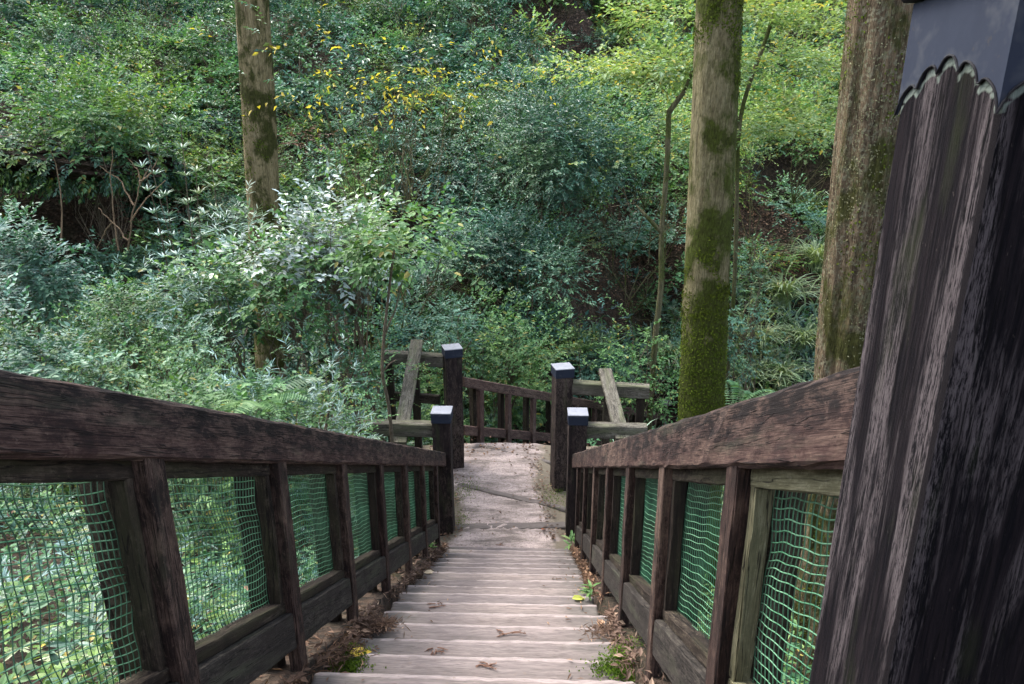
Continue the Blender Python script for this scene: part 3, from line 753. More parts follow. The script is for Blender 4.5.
def on_bark(name, root, trunk, n, mat, size, z0, z1, sel):
    co = np.empty(len(trunk.data.vertices)*3); trunk.data.vertices.foreach_get('co', co); co = co.reshape(-1, 3)+wloc(root)
    no = np.empty(len(trunk.data.vertices)*3); trunk.data.vertices.foreach_get('normal', no); no = no.reshape(-1, 3)
    k = np.where((co[:, 2] > z0) & (co[:, 2] < z1))[0]; k = rng.choice(k, n)
    P = co[k]+rng.normal(0, .012, (n, 3)); P[:, 2] += rng.normal(0, .05, n); w = sel(P); P, Nn = P[w], no[k][w]
    P = P-Nn*np.sum((P-co[k][w])*Nn, 1)[:, None]+Nn*.003
    D = unit(np.cross(Nn, rng.normal(0, 1, P.shape)))+Nn*.35
    lb = LB(); V, T = leaves(P, D, Nn+rng.normal(0, .3, P.shape), size*rng.uniform(.5, 1.4, len(P)), size*.7, 0, .1); lb.tri(V, T, mat)
    o = lb.build(name, root); o['kind'] = 'stuff'; return o
# mossy trunk behind the right handrail
b = at(708, 470, 6.35); b[2] = gz(b[0], 6.35)-.1; tp = at(718, -20, 6.35); d = (tp-b); tp2 = b+d*(11/d[2])
root = thing('tree', 'straight tree trunk with thick green moss, standing behind the handrail beside the big capped post', 'tree', b)
tr = trunk_obj(root, b, tp2, .225, .15, M['bark_moss'], ridge=.03, flare=.3, fr=9)
on_bark('moss', root, tr, 26000, L['barkmoss'], .022, b[2]+.3, 7.5, lambda P: (wob(P[:, 0]*5, P[:, 2]*2.3+P[:, 1]*4, 1.0)+.5*wob(P[:, 0]*13, P[:, 2]*9, 1.0)+np.clip((3.15-P[:, 2])*2.2, 0, 1.3)+.55*np.clip((P[:, 0]-b[0]-.05)/.15, -1.2, 1)) > -.35)
for k in range(4):
    p = b+(tp2-b)*(.72+.08*k); q = p+np.array([math.cos(k*1.7)*2.2, math.sin(k*1.7)*2.2, 1.4]); limb(root, [p, (p+q)/2+[0, 0, .3], q], .06, .02, M['bark_moss'])
high_crown(root, tp2, np.array([2.6, 2.6, 1.8]), 160, 'mid')
b = at(868, 400, 4.75); b[2] = gz(b[0], 4.75)-.1; tp = at(888, -20, 4.75); d = tp-b; tp2 = b+d*(12/d[2])
root = thing('tree', 'rough barked tree trunk spotted with pale lichen, just behind the big capped post', 'tree', b)
tr = trunk_obj(root, b, tp2, .235, .16, M['bark_rough'], sides=110, ridge=.04, flare=.3, fr=13, seg=110)
on_bark('lichen', root, tr, 26000, L['lichen'], .013, b[2]+.3, 7.0, lambda P: wob(P[:, 0]*9, P[:, 2]*3+P[:, 1]*9, 1.0)+rng.normal(0, .5, len(P)) > .35)
on_bark('moss', root, tr, 7000, L['barkmoss'], .018, b[2]+.3, 7.0, lambda P: wob(P[:, 0]*6+3, P[:, 2]*2+P[:, 1]*5, 1.0)+np.clip((3.3-P[:, 2]), 0, .8)-.6*np.clip((P[:, 0]-b[0])/.15, -1, 1) > .75)
for k in range(4):
    p = b+(tp2-b)*(.72+.08*k); q = p+np.array([math.cos(k*1.9+1)*2.2, math.sin(k*1.9+1)*2.2, 1.4]); limb(root, [p, (p+q)/2+[0, 0, .3], q], .06, .02, M['bark_rough'])
high_crown(root, tp2, np.array([2.6, 2.6, 1.8]), 160, 'mid')
vine = [at(905, 40, 4.5), at(880, 55, 4.48), at(868, 62, 4.47), at(855, 90, 4.5), at(848, 130, 4.52)]
b = at(258, 260, 12.6); b[2] = gz(b[0], 12.6)-.1; tp = at(253, -20, 12.6); d = tp-b; tp2 = b+d*(15/d[2])
root = thing('tree', 'brown tree trunk rising alone out of the pale leaved shrubs', 'tree', b)
tr = trunk_obj(root, b, tp2, .315, .22, M['bark_brown'], ridge=.035, flare=.25, fr=7)
on_bark('moss', root, tr, 9000, L['barkmoss'], .03, b[2]+.3, 8.5, lambda P: wob(P[:, 0]*4, P[:, 2]*1.8+P[:, 1]*3, 1.0)+.5*wob(P[:, 0]*11, P[:, 2]*7, 1.0) > .35)
for k in range(4):
    p = b+(tp2-b)*(.75+.07*k); q = p+np.array([math.cos(k*1.6+2)*2.6, math.sin(k*1.6+2)*2.6, 1.8]); limb(root, [p, (p+q)/2+[0, 0, .3], q], .08, .02, M['bark_brown'])
high_crown(root, tp2, np.array([3.2, 3.2, 2.2]), 160, 'mid')

# slim crooked trees in the hollow behind the mossy trunk
def slim(label, pts, r0, r1, limbs, crown):
    P = [at(*p) for p in pts]; b = P[0].copy(); b[2] = min(b[2], gz(b[0], b[1]))-.05
    root = thing('slim_tree', label, 'tree', b, None)
    limb(root, [b]+P, r0, r1, M['bark_thin'], 'trunk')
    for q in limbs: limb(root, [at(*p) for p in q], r1*1.1, r1*.35, M['bark_thin'])
    lb = LB()
    for (px, py, Y, r, ns) in crown: shrub_geo(lb, at(px, py, Y), np.array([r, r, r*.35]), ns, 'layer', 0, 1.3, 8)
    lb.build('crown', root)
slim('slim crooked tree with green bark bending toward the mossy trunk', [(655, 335, 13.0), (662, 285, 13.0), (661, 235, 13.0), (667, 170, 13.0), (669, 110, 13.0)], .06, .045,
     [[(669, 112, 13.0), (684, 92, 12.9), (692, 72, 12.8), (700, 30, 12.8)], [(664, 235, 13), (645, 215, 13), (636, 205, 13.1)]],
     [(640, 75, 13.2, 1.6, 330), (700, 20, 13.4, 1.4, 200)])
slim('slim leaning tree curving up between the mossy trunk and the rough barked one', [(735, 300, 14.5), (737, 190, 14.2), (738, 120, 14.0), (752, 75, 14.0), (770, 30, 14.0), (779, -15, 14.0)], .045, .035,
     [[(740, 130, 14), (728, 95, 14.1), (722, 60, 14.2)]],
     [(775, 62, 14.6, 2.0, 420), (800, 130, 14.4, 1.4, 260), (745, -10, 15, 1.6, 220)])

def whorls(label, tops, Y):
    base = at(tops[0][0], tops[0][1], Y); g = gz(base[0], Y); root = thing('whorled_plant', label, 'plant', (base[0], Y, g), None)
    lb = LB(); tb = LB()
    for (a, b_) in tops:
        p = at(a, b_, Y+rng.normal(0, .25)); q = np.array([base[0]*.6+p[0]*.4, p[1], g])
        t = np.linspace(0, 1, 8)[:, None]; st = q+(p-q)*t; st[:, 0] += .05*np.sin(t[:, 0]*5+a); V, Q = tube(st, np.linspace(.016, .006, 8), 5); tb.quad(V, Q, M['twig'])
        for u_ in np.arange(0, .62, .085):
            c = p+(q-p)*u_; n = 11; an = np.linspace(0, 6.28, n, endpoint=False)+rng.uniform(0, 1); D = np.column_stack([np.cos(an), np.sin(an), rng.normal(.95-u_*1.0, .15, n)])
            V, T = leaves(np.tile(c, (n, 1)), D, np.tile([0, 0, 1.], (n, 1))+rng.normal(0, .2, (n, 3)), .19*rng.uniform(.7, 1.15, n), .026, 1, .22); lb.tri(V, T, L['silver'])
    lb.build('foliage', root); tb.build('stems', root)
def sapling(label, pts, Y, crown, r, ns):
    P = np.array([at(a, b_, Y) for a, b_ in pts]); b0 = P[0].copy(); b0[2] = min(b0[2], gz(b0[0], Y))-.05
    root = thing('sapling', label, 'tree', b0); limb(root, [b0]+list(P), .022, .012, M['twig'], 'trunk', 8)
    limb(root, [P[3], P[3]+[.12, .05, .25], P[3]+[.2, .1, .55]], .012, .005, M['twig']); limb(root, [P[2], P[2]+[.10, 0, .12], P[2]+[.17, 0, .16]], .010, .005, M['twig'])
    lb = LB(); c = at(*crown, Y); shrub_geo(lb, c+[0, 0, -.25], np.array([r, r*.8, r*.85]), ns, 'mid', 1, .9, 9); lb.build('crown', root)

# ================================================================== NAMED SHRUBS
GS = 'shrubs of the bank'
shrub('shrub', 'whitish leaved shrub with bare forking stems in front of the brown trunk', 'shrub', 350, 176, 9.2, 1.45, 'pale', 480, det=1, low=.55, stems=14, extra=('mid', .3), scale=.95)
whorls('tall silvery plant with narrow whorled leaves beside the dark hollow', [(178, 122), (150, 150), (196, 172), (165, 196), (142, 168), (212, 165), (187, 205)], 10.4)
shrub('shrub', 'green broad leaved shrub spreading below the silvery plant', 'shrub', 150, 228, 8.6, 1.1, 'mid', 480, det=1, low=.3, extra=('silver', .15), scale=.75)
shrub('shrub', 'dense small leaved bush just above the bare handrail', 'shrub', 95, 275, 7.4, 1.3, 'small', 800, det=1, low=.1, extra=('blue', .4), scale=.75)
shrub('shrub', 'blue-green bush at the frame edge above the bare handrail', 'shrub', -5, 190, 8.6, .8, 'blue', 420, det=1, low=.2, extra=('silver', .2))
shrub('shrub', 'pale and dark leaved bush below the dark hollow at the frame edge', 'shrub', 15, 265, 6.6, .9, 'blue', 380, det=1, low=.1)
shrub('shrub', 'light green leafy shrub in front of the foot of the brown trunk', 'shrub', 250, 163, 8.6, 1.15, 'mid', 500, det=1, low=.2, extra=('silver', .35), scale=.85, stems=9)
sapling('thin sapling with a crooked pale stem standing before the sloping plank', [(392, 440), (389, 402), (381, 374), (384, 335), (389, 290), (394, 250)], 6.9, (396, 225), .58, 150)
shrub('shrub', 'bushy shrub beside the barrier with the far fence post', 'shrub', 312, 292, 7.9, .95, 'small', 640, det=1, low=.05, extra=('blue', .4), scale=.75)
shrub('shrub', 'low feathery shrub just over the handrail below the whitish shrub', 'shrub', 290, 322, 6.3, .85, 'small', 560, det=1, low=.05, extra=('silver', .35), scale=.65)
shrub('shrub', 'low leafy shrub sprawling behind the handrail, nearest the dense small leaved bush', 'shrub', 180, 325, 5.6, .95, 'mid', 560, det=1, low=.05, extra=('small', .6), scale=.62)
shrub('shrub', 'rounded bright green bush rising behind the far fence', 'shrub', 500, 300, 12.0, 1.25, 'mid', 520, det=0, low=.05, extra=('small', .8), scale=.85)
shrub('shrub', 'dark leaved bush between the far fence and the brown litter slope', 'shrub', 430, 265, 12.0, 1.1, 'blue', 520, low=.05)
shrub('shrub', 'bright green low bush behind the tall post facing the far fence', 'shrub', 562, 335, 14.2, .9, 'small', 420, low=.05, extra=('layer', .3))
shrub('evergreen', 'large glossy blue-green evergreen filling the middle of the hillside', 'shrub', 560, 60, 17.0, 2.6, 'gloss', 2100, low=.05, lumps=26, scale=1.1, extra=('blue', .6))
shrub('evergreen', 'smaller glossy evergreen hanging below the big one', 'shrub', 520, 195, 14.6, 1.9, 'gloss', 1100, low=.05, lumps=16, extra=('blue', .5))
shrub('maple', 'layered bright yellow-green maple between the mossy and rough barked trunks', 'tree', 790, 36, 17.5, 2.8, 'layer', 480, low=.35, lumps=26, scale=1.35, extra=('mid', .35), stems=6, stem_mat='bark_thin')
shrub('maple', 'layered light green maple branch spread on the mossy trunk side of the evergreen', 'tree', 640, 70, 17.2, 2.3, 'layer', 330, low=.45, lumps=22, scale=1.3, extra=('mid', .35), stems=5, stem_mat='bark_thin')
shrub('shrub', 'yellow leaved branches hanging beside the brown trunk', 'shrub', 368, 8, 13.0, 2.8, 'yellow', 85, low=.66, stems=9, stem_mat='bark_thin', extra=('blue', 1.6), lumps=26, scale=1.25)
shrub('shrub', 'leafy bush overhanging the dark hollow', 'shrub', 72, 48, 16.4, 2.5, 'mid', 900, low=.62, lumps=16, extra=('blue', .4), scale=1.3)
shrub('conifer', 'soft feathery conifer sapling behind the whitish shrub', 'tree', 315, 110, 12.2, .9, 'layer', 260, low=.2, lumps=10, scale=.9, extra=('small', .8))

shrub('shrub', 'leafy green shrub at the foot of the slim crooked tree', 'shrub', 652, 292, 12.6, .8, 'mid', 300, low=.1, scale=.9)
shrub('shrub', 'dark leaved shrub under the slim leaning tree', 'shrub', 752, 232, 14.0, .75, 'blue', 260, low=.1)

# undercut bank that roofs the dark hollow
c0 = at(58, 158, 17.0); bm = bmesh.new(); bmesh.ops.create_icosphere(bm, subdivisions=5, radius=1.0)
for v in bm.verts:
    q = v.co.copy(); k = 1+.16*math.sin(q.x*5+q.z*3)+.10*math.sin(q.y*9+q.x*4)+.05*math.sin(q.z*21+q.x*17)+.03*math.sin(q.x*37+q.y*31)
    v.co = (q.x*2.7*k, q.y*1.9*k, q.z*.55*k)
me = bpy.data.meshes.new('rock_ledge'); bm.to_mesh(me); bm.free(); me.materials.append(M['soil'])
ol = link('rock_ledge', me); ol.location = tuple(c0); tag(ol, 'overgrown earthy ledge jutting out over the black hollow in the bank', 'ledge')
vv = np.array([v.co[:] for v in me.vertices]); vn = unit(vv/np.array([2.7, 1.9, .55])**2); kk = np.where(vv[:, 2] > -.42)[0]; kk = rng.choice(kk, 1500); lb = LB()
for sp_, a_ in (('gloss', 0), ('mid', 900)):
    q_ = kk[a_:a_+900]; ll, lw, nl, tl, up, dr, mk, fl_ = SPEC[sp_]
    V, T = sprays(vv[q_]+vn[q_]*.03+c0, vn[q_]+[0, -.3, -.2], None, nl, tl*1.3, ll*1.4, lw*1.4, up=up, droop=.6); lb.tri(V, T, L[mk])
lb.build('ivy', ol)

# bare dead branch at the dark hollow
root_p = at(128, 250, 9.8); root = thing('dead_branch', 'bare tan dead branches standing before the dark hollow', 'branch', root_p)
lb = LB()
for pts in ([(128, 250), (132, 215), (140, 185), (150, 165)], [(134, 205), (120, 180), (100, 166)], [(140, 185), (138, 170), (128, 158)], [(128, 240), (112, 222), (98, 208)], [(131, 222), (145, 200), (165, 180)],
            [(112, 222), (103, 235), (96, 250)], [(140, 182), (152, 172), (158, 158)], [(60, 250), (62, 205), (55, 160), (50, 150)], [(118, 250), (114, 215), (110, 180), (112, 150)]):
    P = np.array([at(a, c, 9.8+rng.normal(0, .05)) for a, c in pts]); t = np.linspace(0, 1, 12); tt = np.linspace(0, 1, len(P))
    PP = np.column_stack([np.interp(t, tt, P[:, k]) for k in range(3)])+rng.normal(0, .006, (12, 3))
    V, Q = tube(PP, np.linspace(.013, .005, 12), 5); lb.quad(V, Q, M['deadtwig'])
lb.build('branches', root)

# ================================================================== GRASSES AND FERNS (right bank)
def grass_clump(name, label, cat, x, y, h, n, mat='grass', spread=.5, w=.016, group=None, z=None):
    g = gz(x, y) if z is None else z; root = thing(name, label, cat, (x, y, g), group)
    lb = LB()
    for _ in range(n):
        a = rng.uniform(0, 2*np.pi); o = np.array([x, y, g])+np.array([rng.normal(0, .1), rng.normal(0, .1), 0])*spread
        out = np.array([math.cos(a), math.sin(a), 0]); hh = h*rng.uniform(.6, 1.15); r = spread*rng.uniform(.3, 1.1)*h
        t = np.linspace(0, 1, 7); C = o+out*(r*t**1.6)[:, None]+np.array([0, 0, 1])*(hh*(t-.55*t**2.6))[:, None]
        sd = np.array([-out[1], out[0], 0]); ww = w*rng.uniform(.7, 1.3)*np.sin(np.pi*np.clip(t*.93+.07, 0, 1))**.7
        V = np.concatenate([C+sd*ww[:, None], C-sd*ww[:, None]]); k = 7
        Q = np.array([(i, i+1, k+i+1, k+i) for i in range(k-1)]); lb.quad(V, Q, L[mat])
    lb.build('blades', root); return root
def fern(name, label, cat, x, y, h, n, group=None, mat='fern', z=None):
    g = gz(x, y) if z is None else z; root = thing(name, label, cat, (x, y, g), group); lb = LB()
    for q in range(n):
        a = 2*np.pi*q/n+rng.normal(0, .2); out = np.array([math.cos(a), math.sin(a), 0]); Lf = h*rng.uniform(.8, 1.2)
        t = np.linspace(.12, 1, 22); C = np.array([x, y, g])+out*(Lf*t*.85)[:, None]+np.array([0, 0, 1.])*(Lf*(.95*t-.75*t**2.2))[:, None]
        sd = np.array([-out[1], out[0], 0]); wl = Lf*.26*np.sin(np.pi*np.clip(t*.92+.06, 0, 1))
        for s in (1, -1):
            D = sd*s+out*.35+np.array([0, 0, -.12]); V, T = leaves(C, np.tile(D, (22, 1)), np.tile([0, 0, 1.], (22, 1))+rng.normal(0, .1, (22, 3)), wl, Lf*.045, 0, .1); lb.tri(V, T, L[mat])
    lb.build('fronds', root); return root

gs = [(782, 285, 10.5, 'tallest pale grass clump beside the rough barked trunk'), (760, 330, 9.3, 'arching pale grass clump low between the two big trunks'), (800, 330, 8.6, 'straw tinted grass clump beside the foot of the rough barked trunk'),
      (815, 250, 11.5, 'green grass blades leaning against the rough barked trunk'), (745, 370, 8.2, 'grass clump directly beside the mossy trunk base'), (668, 352, 9.8, 'spreading grass clump behind the sloping plank of the barrier by the mossy tree'),
      (672, 350, 10.4, 'grass clump on the barrier side of the mossy trunk'), (780, 365, 7.6, 'grass tuft just over the handrail between the two big trunks'), (808, 200, 12.5, 'single high spray of long green blades by the rough barked trunk')]
for px, py, Y, lab in gs:
    p = hit(px, py+22)
    grass_clump('grass_clump', lab, 'grass', p[0], p[1], rng.uniform(.75, 1.0)*(p[1]/11), 150, spread=.9, w=.016+.006*rng.random(), group='grass clumps between the big trunks', z=p[2])
for px, py, Y, lab in [(255, 385, 5.8, 'fern with dark arching fronds behind the bare handrail'), (735, 395, 7.0, 'fern at the foot of the mossy trunk')]:
    p = at(px, py, Y); fern('fern', lab, 'fern', p[0], Y, .62, 9, z=p[2]-.25)
p = hit(666, 402)
V = unit(rng.normal(0, 1, (1, 3)))
bm = bmesh.new(); bmesh.ops.create_icosphere(bm, subdivisions=3, radius=.15)
for v in bm.verts: v.co *= 1+.12*math.sin(v.co.x*30+v.co.y*17)+.05*math.sin(v.co.z*50); v.co.z *= .55
me = bpy.data.meshes.new('stone'); bm.to_mesh(me); bm.free(); me.materials.append(M['stone'])
o = link('stone', me); o.location = tuple(p); tag(o, 'small pale stone among the grass beside the mossy trunk', 'stone')

# ================================================================== UNDERGROWTH MASSES
bare = [(600, 300, 1.3), (625, 275, 1.4), (790, 255, 1.3), (765, 235, 1.2), (640, 245, 1.2), (810, 18, 1.3), (560, 25, .8), (700, 225, 1.2)]
bare = [(hit(a, b)[:2], r) for a, b, r in bare]
lb = LB()
protos = {}
for sp in ('gloss', 'blue', 'mid', 'small', 'layer', 'dry'):
    protos[sp] = []
    for lk in (1.05, 1.35, 1.7, 2.1):
        ll, lw, nl, tl, up, dr, mk, flat = SPEC[sp]
        B, O = spray_points(np.zeros(3), np.array([1.0, 1.0, .8]), int(165/lk), flat, 11)
        protos[sp].append(sprays(B, O, None, nl, tl*1.35, ll*lk, lw*lk, up=up, droop=dr)+(L[mk],))
cnt = 0; tries = 0; placed = []
while tries < 30000 and cnt < 1700:
    tries += 1
    y = 10.2+24*rng.random()**1.15; x = rng.uniform(-1, 1)*(4+y*.72)-.3
    if y < 11.6 and -1.6 < x < 2.0: continue
    # keep off the next flight of steps
    s = ((x-A[0])*1.35+(y-A[1])*1.9)/(1.35**2+1.9**2); dd = abs((x-A[0])*1.9-(y-A[1])*1.35)/2.33
    if -.2 < s < 3.3 and dd < .9: continue
    if any((x-q[0])**2+(y-q[1])**2 < r*r for q, r in bare) and rng.random() < .92: continue
    if any((x-a)**2+(y-b_)**2 < (r*1.0)**2 for a, b_, r, d in PIT): continue
    u, v, _ = pix(np.array([x, y, gz(x, y)+.5]))
    if ((u-58)/85)**2+((v-210)/58)**2 < 1 and y < 19.5: continue
    if ((u-752)/32)**2+((v-178)/30)**2 < 1: continue
    if ((u-445)/38)**2+((v-228)/22)**2 < 1: continue
    if ((u-20)/45)**2+((v-125)/30)**2 < 1: continue
    if ((u-555)/70)**2+((v-16)/17)**2 < 1: continue
    if 92 < u < 215 and 105 < v < 260 and y < 15.5: continue
    if any(((u-a)/b)**2+((v-c)/d)**2 < 1 for a, b, c, d in ((600, 45, 300, 42), (632, 28, 250, 40), (785, 48, 255, 38), (745, 30, 225, 40))) and rng.random() < .92: continue
    if 725 < u < 850 and v > 262: continue
    rad = rng.uniform(.55, 1.1)*(.75+.018*y)
    if any((x-q[0])**2+(y-q[1])**2 < (.37*(rad+q[2]))**2 for q in placed): continue
    placed.append((x, y, rad)); cnt += 1
    w = wob(x, y, .5)
    if x > 3 and y > 15: sp = rng.choice(['layer', 'small', 'mid', 'blue'], p=[.3, .3, .2, .2])
    elif x < -4: sp = rng.choice(['gloss', 'blue', 'mid', 'small', 'dry'], p=[.3, .27, .22, .18, .03])
    else: sp = rng.choice(['gloss', 'blue', 'small', 'mid', 'layer'], p=[.34, .36, .14, .10, .06])
    if u > 640 and v > 190 and sp == 'layer': sp = 'blue'
    V, T, mt = protos[sp][rng.integers(4)]
    an = rng.uniform(0, 6.28); c, s_ = math.cos(an), math.sin(an)
    W = V@np.array([[c, s_, 0], [-s_, c, 0], [0, 0, 1.]])*rad
    W = W+np.array([x, y, gz(x, y)+rad*.35])
    if rng.random() < .6:
        for _ in range(rng.integers(1, 4)):
            b0 = np.array([x+rng.normal(0, .25*rad), y+rng.normal(0, .25*rad), gz(x, y)-.05]); e0 = b0+np.array([rng.normal(0, .55), rng.normal(-.25, .35), rng.uniform(.9, 1.9)])*rad
            mt_ = M['bark_thin'] if rng.random() < .6 else M['twig']; c0 = (b0+e0)/2+rng.normal(0, .12, 3)*rad
            V2, Q2 = tube(np.array([b0, c0, e0]), np.array([.02, .015, .007])*rad, 4); lb.quad(V2, Q2, mt_)
            for _k in range(3):
                f0 = c0+(e0-c0)*rng.uniform(0, .8); f1 = f0+np.array([rng.normal(0, .4), rng.normal(0, .3), rng.uniform(.1, .5)])*rad
                V2, Q2 = tube(np.array([f0, (f0+f1)/2+rng.normal(0, .04, 3), f1]), np.array([.011, .008, .004])*rad, 3); lb.quad(V2, Q2, mt_)
    lb.tri(W, T, mt)
o = lb.build('undergrowth'); tag(o, 'dense tangle of evergreen undergrowth covering the far hillside', 'undergrowth', kind='stuff')

# low ground cover close to the stairs (seen through the netting) and over the bank
lb = LB()
def cover(n, x0, x1, y0, y1, sp, h0, h1, scale=1.0, det=0):
    ll, lw, nl, tl, up, dr, mk, flat = SPEC[sp]
    x = rng.uniform(x0, x1, n); y = rng.uniform(y0, y1, n); w = wob(x, y, 2.2)
    k = w > rng.uniform(-1.1, .25, n)
    k &= ~((x > -1.35) & (x < .92) & (y < 9.9)); k &= ~((x > -2.1) & (x < 1.7) & (y > 7.0) & (y < 9.7))
    k &= ~((((x+.93)*1.35+(y-9.62)*1.9)/5.4325 > -.3) & (np.abs(((x+.93)*1.9-(y-9.62)*1.35)/2.331-.25) < .7) & (y < 14))
    for (a, b, r, d) in PIT: k &= (x-a)**2+(y-b)**2 > (1.1*r)**2
    for q, r in bare: k &= ((x-q[0])**2+(y-q[1])**2 > r*r) | (rng.random(n) < .2)
    x, y = x[k], y[k]; z = terrain(x, y)+rng.uniform(h0, h1, len(x))*(.5+.5*np.clip(wob(x, y, 1.4)+.6, 0, 1.4))
    O = unit(rng.normal(0, 1, (len(x), 3))+[0, 0, .8])
    V, T = sprays(np.column_stack([x, y, z]), O, None, nl, tl*scale, ll*scale, lw*scale, up=up, droop=dr, det=det)
    lb.tri(V, T, L[mk])
cover(6500, -5.5, -1.2, .2, 9.8, 'small', .0, .40, .62, 1)
cover(2200, -5.5, -1.2, .2, 9.8, 'mid', .02, .55, .5, 1)
cover(2600, -5.5, -1.2, .2, 9.8, 'gloss', .02, .45, .6, 1)
cover(1500, -5.5, -1.2, .2, 9.8, 'silver', .02, .5, .5, 1)
cover(500, -4.5, -1.2, .2, 9.8, 'dry', .0, .3, .6, 1)
cover(3800, -13, -4.5, 3, 12, 'small', .05, .8, 1.1)
cover(1600, -13, -4.5, 3, 12, 'blue', .05, .9, 1.1)
cover(4200, .95, 8.5, .8, 13, 'small', .02, .45, .9)
cover(1800, .95, 8.5, 1, 13, 'mid', .02, .5, .8)
cover(1500, 2, 9, 6, 15, 'blue', .02, .5, .9)
cover(4200, 1.6, 10, 6.5, 20, 'mid', .05, .6, .85)
cover(4200, 1.6, 10, 6.5, 20, 'silver', .05, .6, 1.0)
cover(1800, -9, 10, 9.8, 14, 'small', .02, .4, 1.0)
cover(3500, -16, 15, 12, 29, 'gloss', .05, .5, 1.9)
cover(2500, -16, 15, 12, 29, 'small', .05, .5, 1.9)
cover(700, .95, 9, 1, 14, 'dry', .0, .15, .9)
cover(1500, -2.5, 3.5, 9.95, 13.5, 'mid', .15, .75, 1.0)
cover(1500, -2.5, 3.5, 9.95, 13.5, 'small', .15, .75, 1.1)
o = lb.build('ground_cover'); tag(o, 'low leafy ground cover carpeting the banks outside the fences', 'ground cover', kind='stuff')

# long-bladed grass mixed over the right bank
lb = LB()
n = 8500; x = rng.uniform(1.3, 10, n); y = rng.uniform(6.5, 20, n); k = (wob(x, y, 1.3) > rng.uniform(-.6, .5, n)) & (y < 15.5+x*.5); x, y = x[k], y[k]; z = terrain(x, y)
for a, b_, c in zip(x, y, z):
    an = rng.uniform(0, 6.28); out = np.array([math.cos(an), math.sin(an), 0]); hh = rng.uniform(.35, .9)*(1+.5*(b_ > 13)); r = hh*rng.uniform(.3, .9)
    t = np.linspace(0, 1, 6); C = np.array([a, b_, c])+out*(r*t**1.6)[:, None]+np.array([0, 0, 1])*(hh*(t-.5*t**2.5))[:, None]
    sd = np.array([-out[1], out[0], 0]); ww = (.013+.007*(b_ > 13))*np.sin(np.pi*np.clip(t*.92+.08, 0, 1))**.7
    V = np.concatenate([C+sd*ww[:, None], C-sd*ww[:, None]]); lb.quad(V, np.array([(q, q+1, 6+q+1, 6+q) for q in range(5)]), L['grass'])
o = lb.build('grass'); tag(o, 'loose pale grass growing over the bank between the big trunks', 'grass', kind='stuff')

# ================================================================== LITTER, MOSS, FALLEN LEAVES
lb = LB()
def litter(n, xf, ysr, zoff, ll, lw):
    y = rng.uniform(*ysr, n); x = xf(n, y)
    keep = (np.sin(y*4.1+1)+np.sin(y*9.7)+.8*np.sin(y*2.3+2)) > rng.uniform(-1.8, 1.4, n); x, y = x[keep], y[keep]; n = len(x)
    z = np.maximum(slope(y), 0)+zoff+.13-1.25*np.where((x > -.95) & (x < .51), np.minimum(np.abs(x+.95), np.abs(x-.51)), 0)+np.abs(rng.normal(0, .018, n))
    D = rng.normal(0, 1, (n, 3)); D[:, 2] *= .45
    V, T = leaves(np.column_stack([x, y, z]), D, rng.normal(0, .5, (n, 3))+[0, 0, 1], ll*rng.uniform(.5, 1.3, n), lw, 0, .1); lb.tri(V, T, L['dry'])
cl = rng.uniform(.5, 7.2, 34)
def lx(n, y):
    k = rng.random(n) < .3
    return np.where(k, rng.uniform(-1.28, -.93, n), 0)+np.where(k, 0, 1)*lx_(n, y)
def lx_(n, y): return -.93+np.abs(rng.normal(0, .030, n))*(.4+.9*np.clip(np.sin(y*5.1)+np.sin(y*2.3+1), 0, 2))
def rx_(n, y):
    k = rng.random(n) < .3
    return np.where(k, rng.uniform(.50, .80, n), 0)+np.where(k, 0, 1)*rx0(n, y)
def rx0(n, y): return .50-np.abs(rng.normal(0, .024, n))*(.4+.8*np.clip(np.sin(y*4.3+2)+np.sin(y*2.9), 0, 2))
litter(4200, lx, (.5, 7.2), -.09, .06, .007); litter(1600, lx, (.5, 7.2), -.06, .045, .022)
litter(3600, rx_, (.5, 7.2), -.09, .055, .007); litter(1200, rx_, (.5, 7.2), -.07, .045, .022)
for (px, py, n) in ((375, 624, 900), (340, 650, 450), (608, 631, 350), (398, 572, 250), (455, 532, 150)):   # heaps of cedar litter
    d = FWD+RGT*(px-512)/F-UPV*(py-342)/F; t = 1/(-(d[2]+SL*d[1])); c = CAM+d*t
    q = rng.normal(0, 1, (n, 3))*[.06, .07, .022]; q[:, 2] = np.abs(q[:, 2])*np.exp(-(q[:, 0]**2+q[:, 1]**2)/.02)
    P = c+q; P[:, 2] += -SL*q[:, 1]-.01
    D = rng.normal(0, 1, (n, 3)); D[:, 2] *= .4
    V, T = leaves(P, D, rng.normal(0, .5, (n, 3))+[0, 0, 1], .05*rng.uniform(.5, 1.3, n), .006, 0, .1); lb.tri(V, T, L['dry'])
n = 130; x = rng.uniform(-1.5, 1.0, n); y = 9.5+rng.normal(0, .12, n)
V, T = leaves(np.column_stack([x, y, np.full(n, .03)]), rng.normal(0, 1, (n, 3))*[1, 1, .3], rng.normal(0, .4, (n, 3))+[0, 0, 1], .06, .03); lb.tri(V, T, L['dry'])
n = 420; k = rng.random(n) < .5; y = rng.uniform(7.1, 9.5, n); cxx = -.27-.12*(y-7); x = cxx+np.where(k, -1, 1)*(.50+np.abs(rng.normal(0, .14, n)))
n2_ = 60; x = np.concatenate([x, rng.uniform(-.9, .3, n2_)]); y = np.concatenate([y, rng.uniform(7.1, 9.5, n2_)]); n = len(x)
V, T = leaves(np.column_stack([x, y, np.full(n, .035)]), rng.normal(0, 1, (n, 3))*[1, 1, .15], rng.normal(0, .25, (n, 3))+[0, 0, 1], .05*rng.uniform(.4, 1.3, n), .022); lb.tri(V, T, L['dry'])
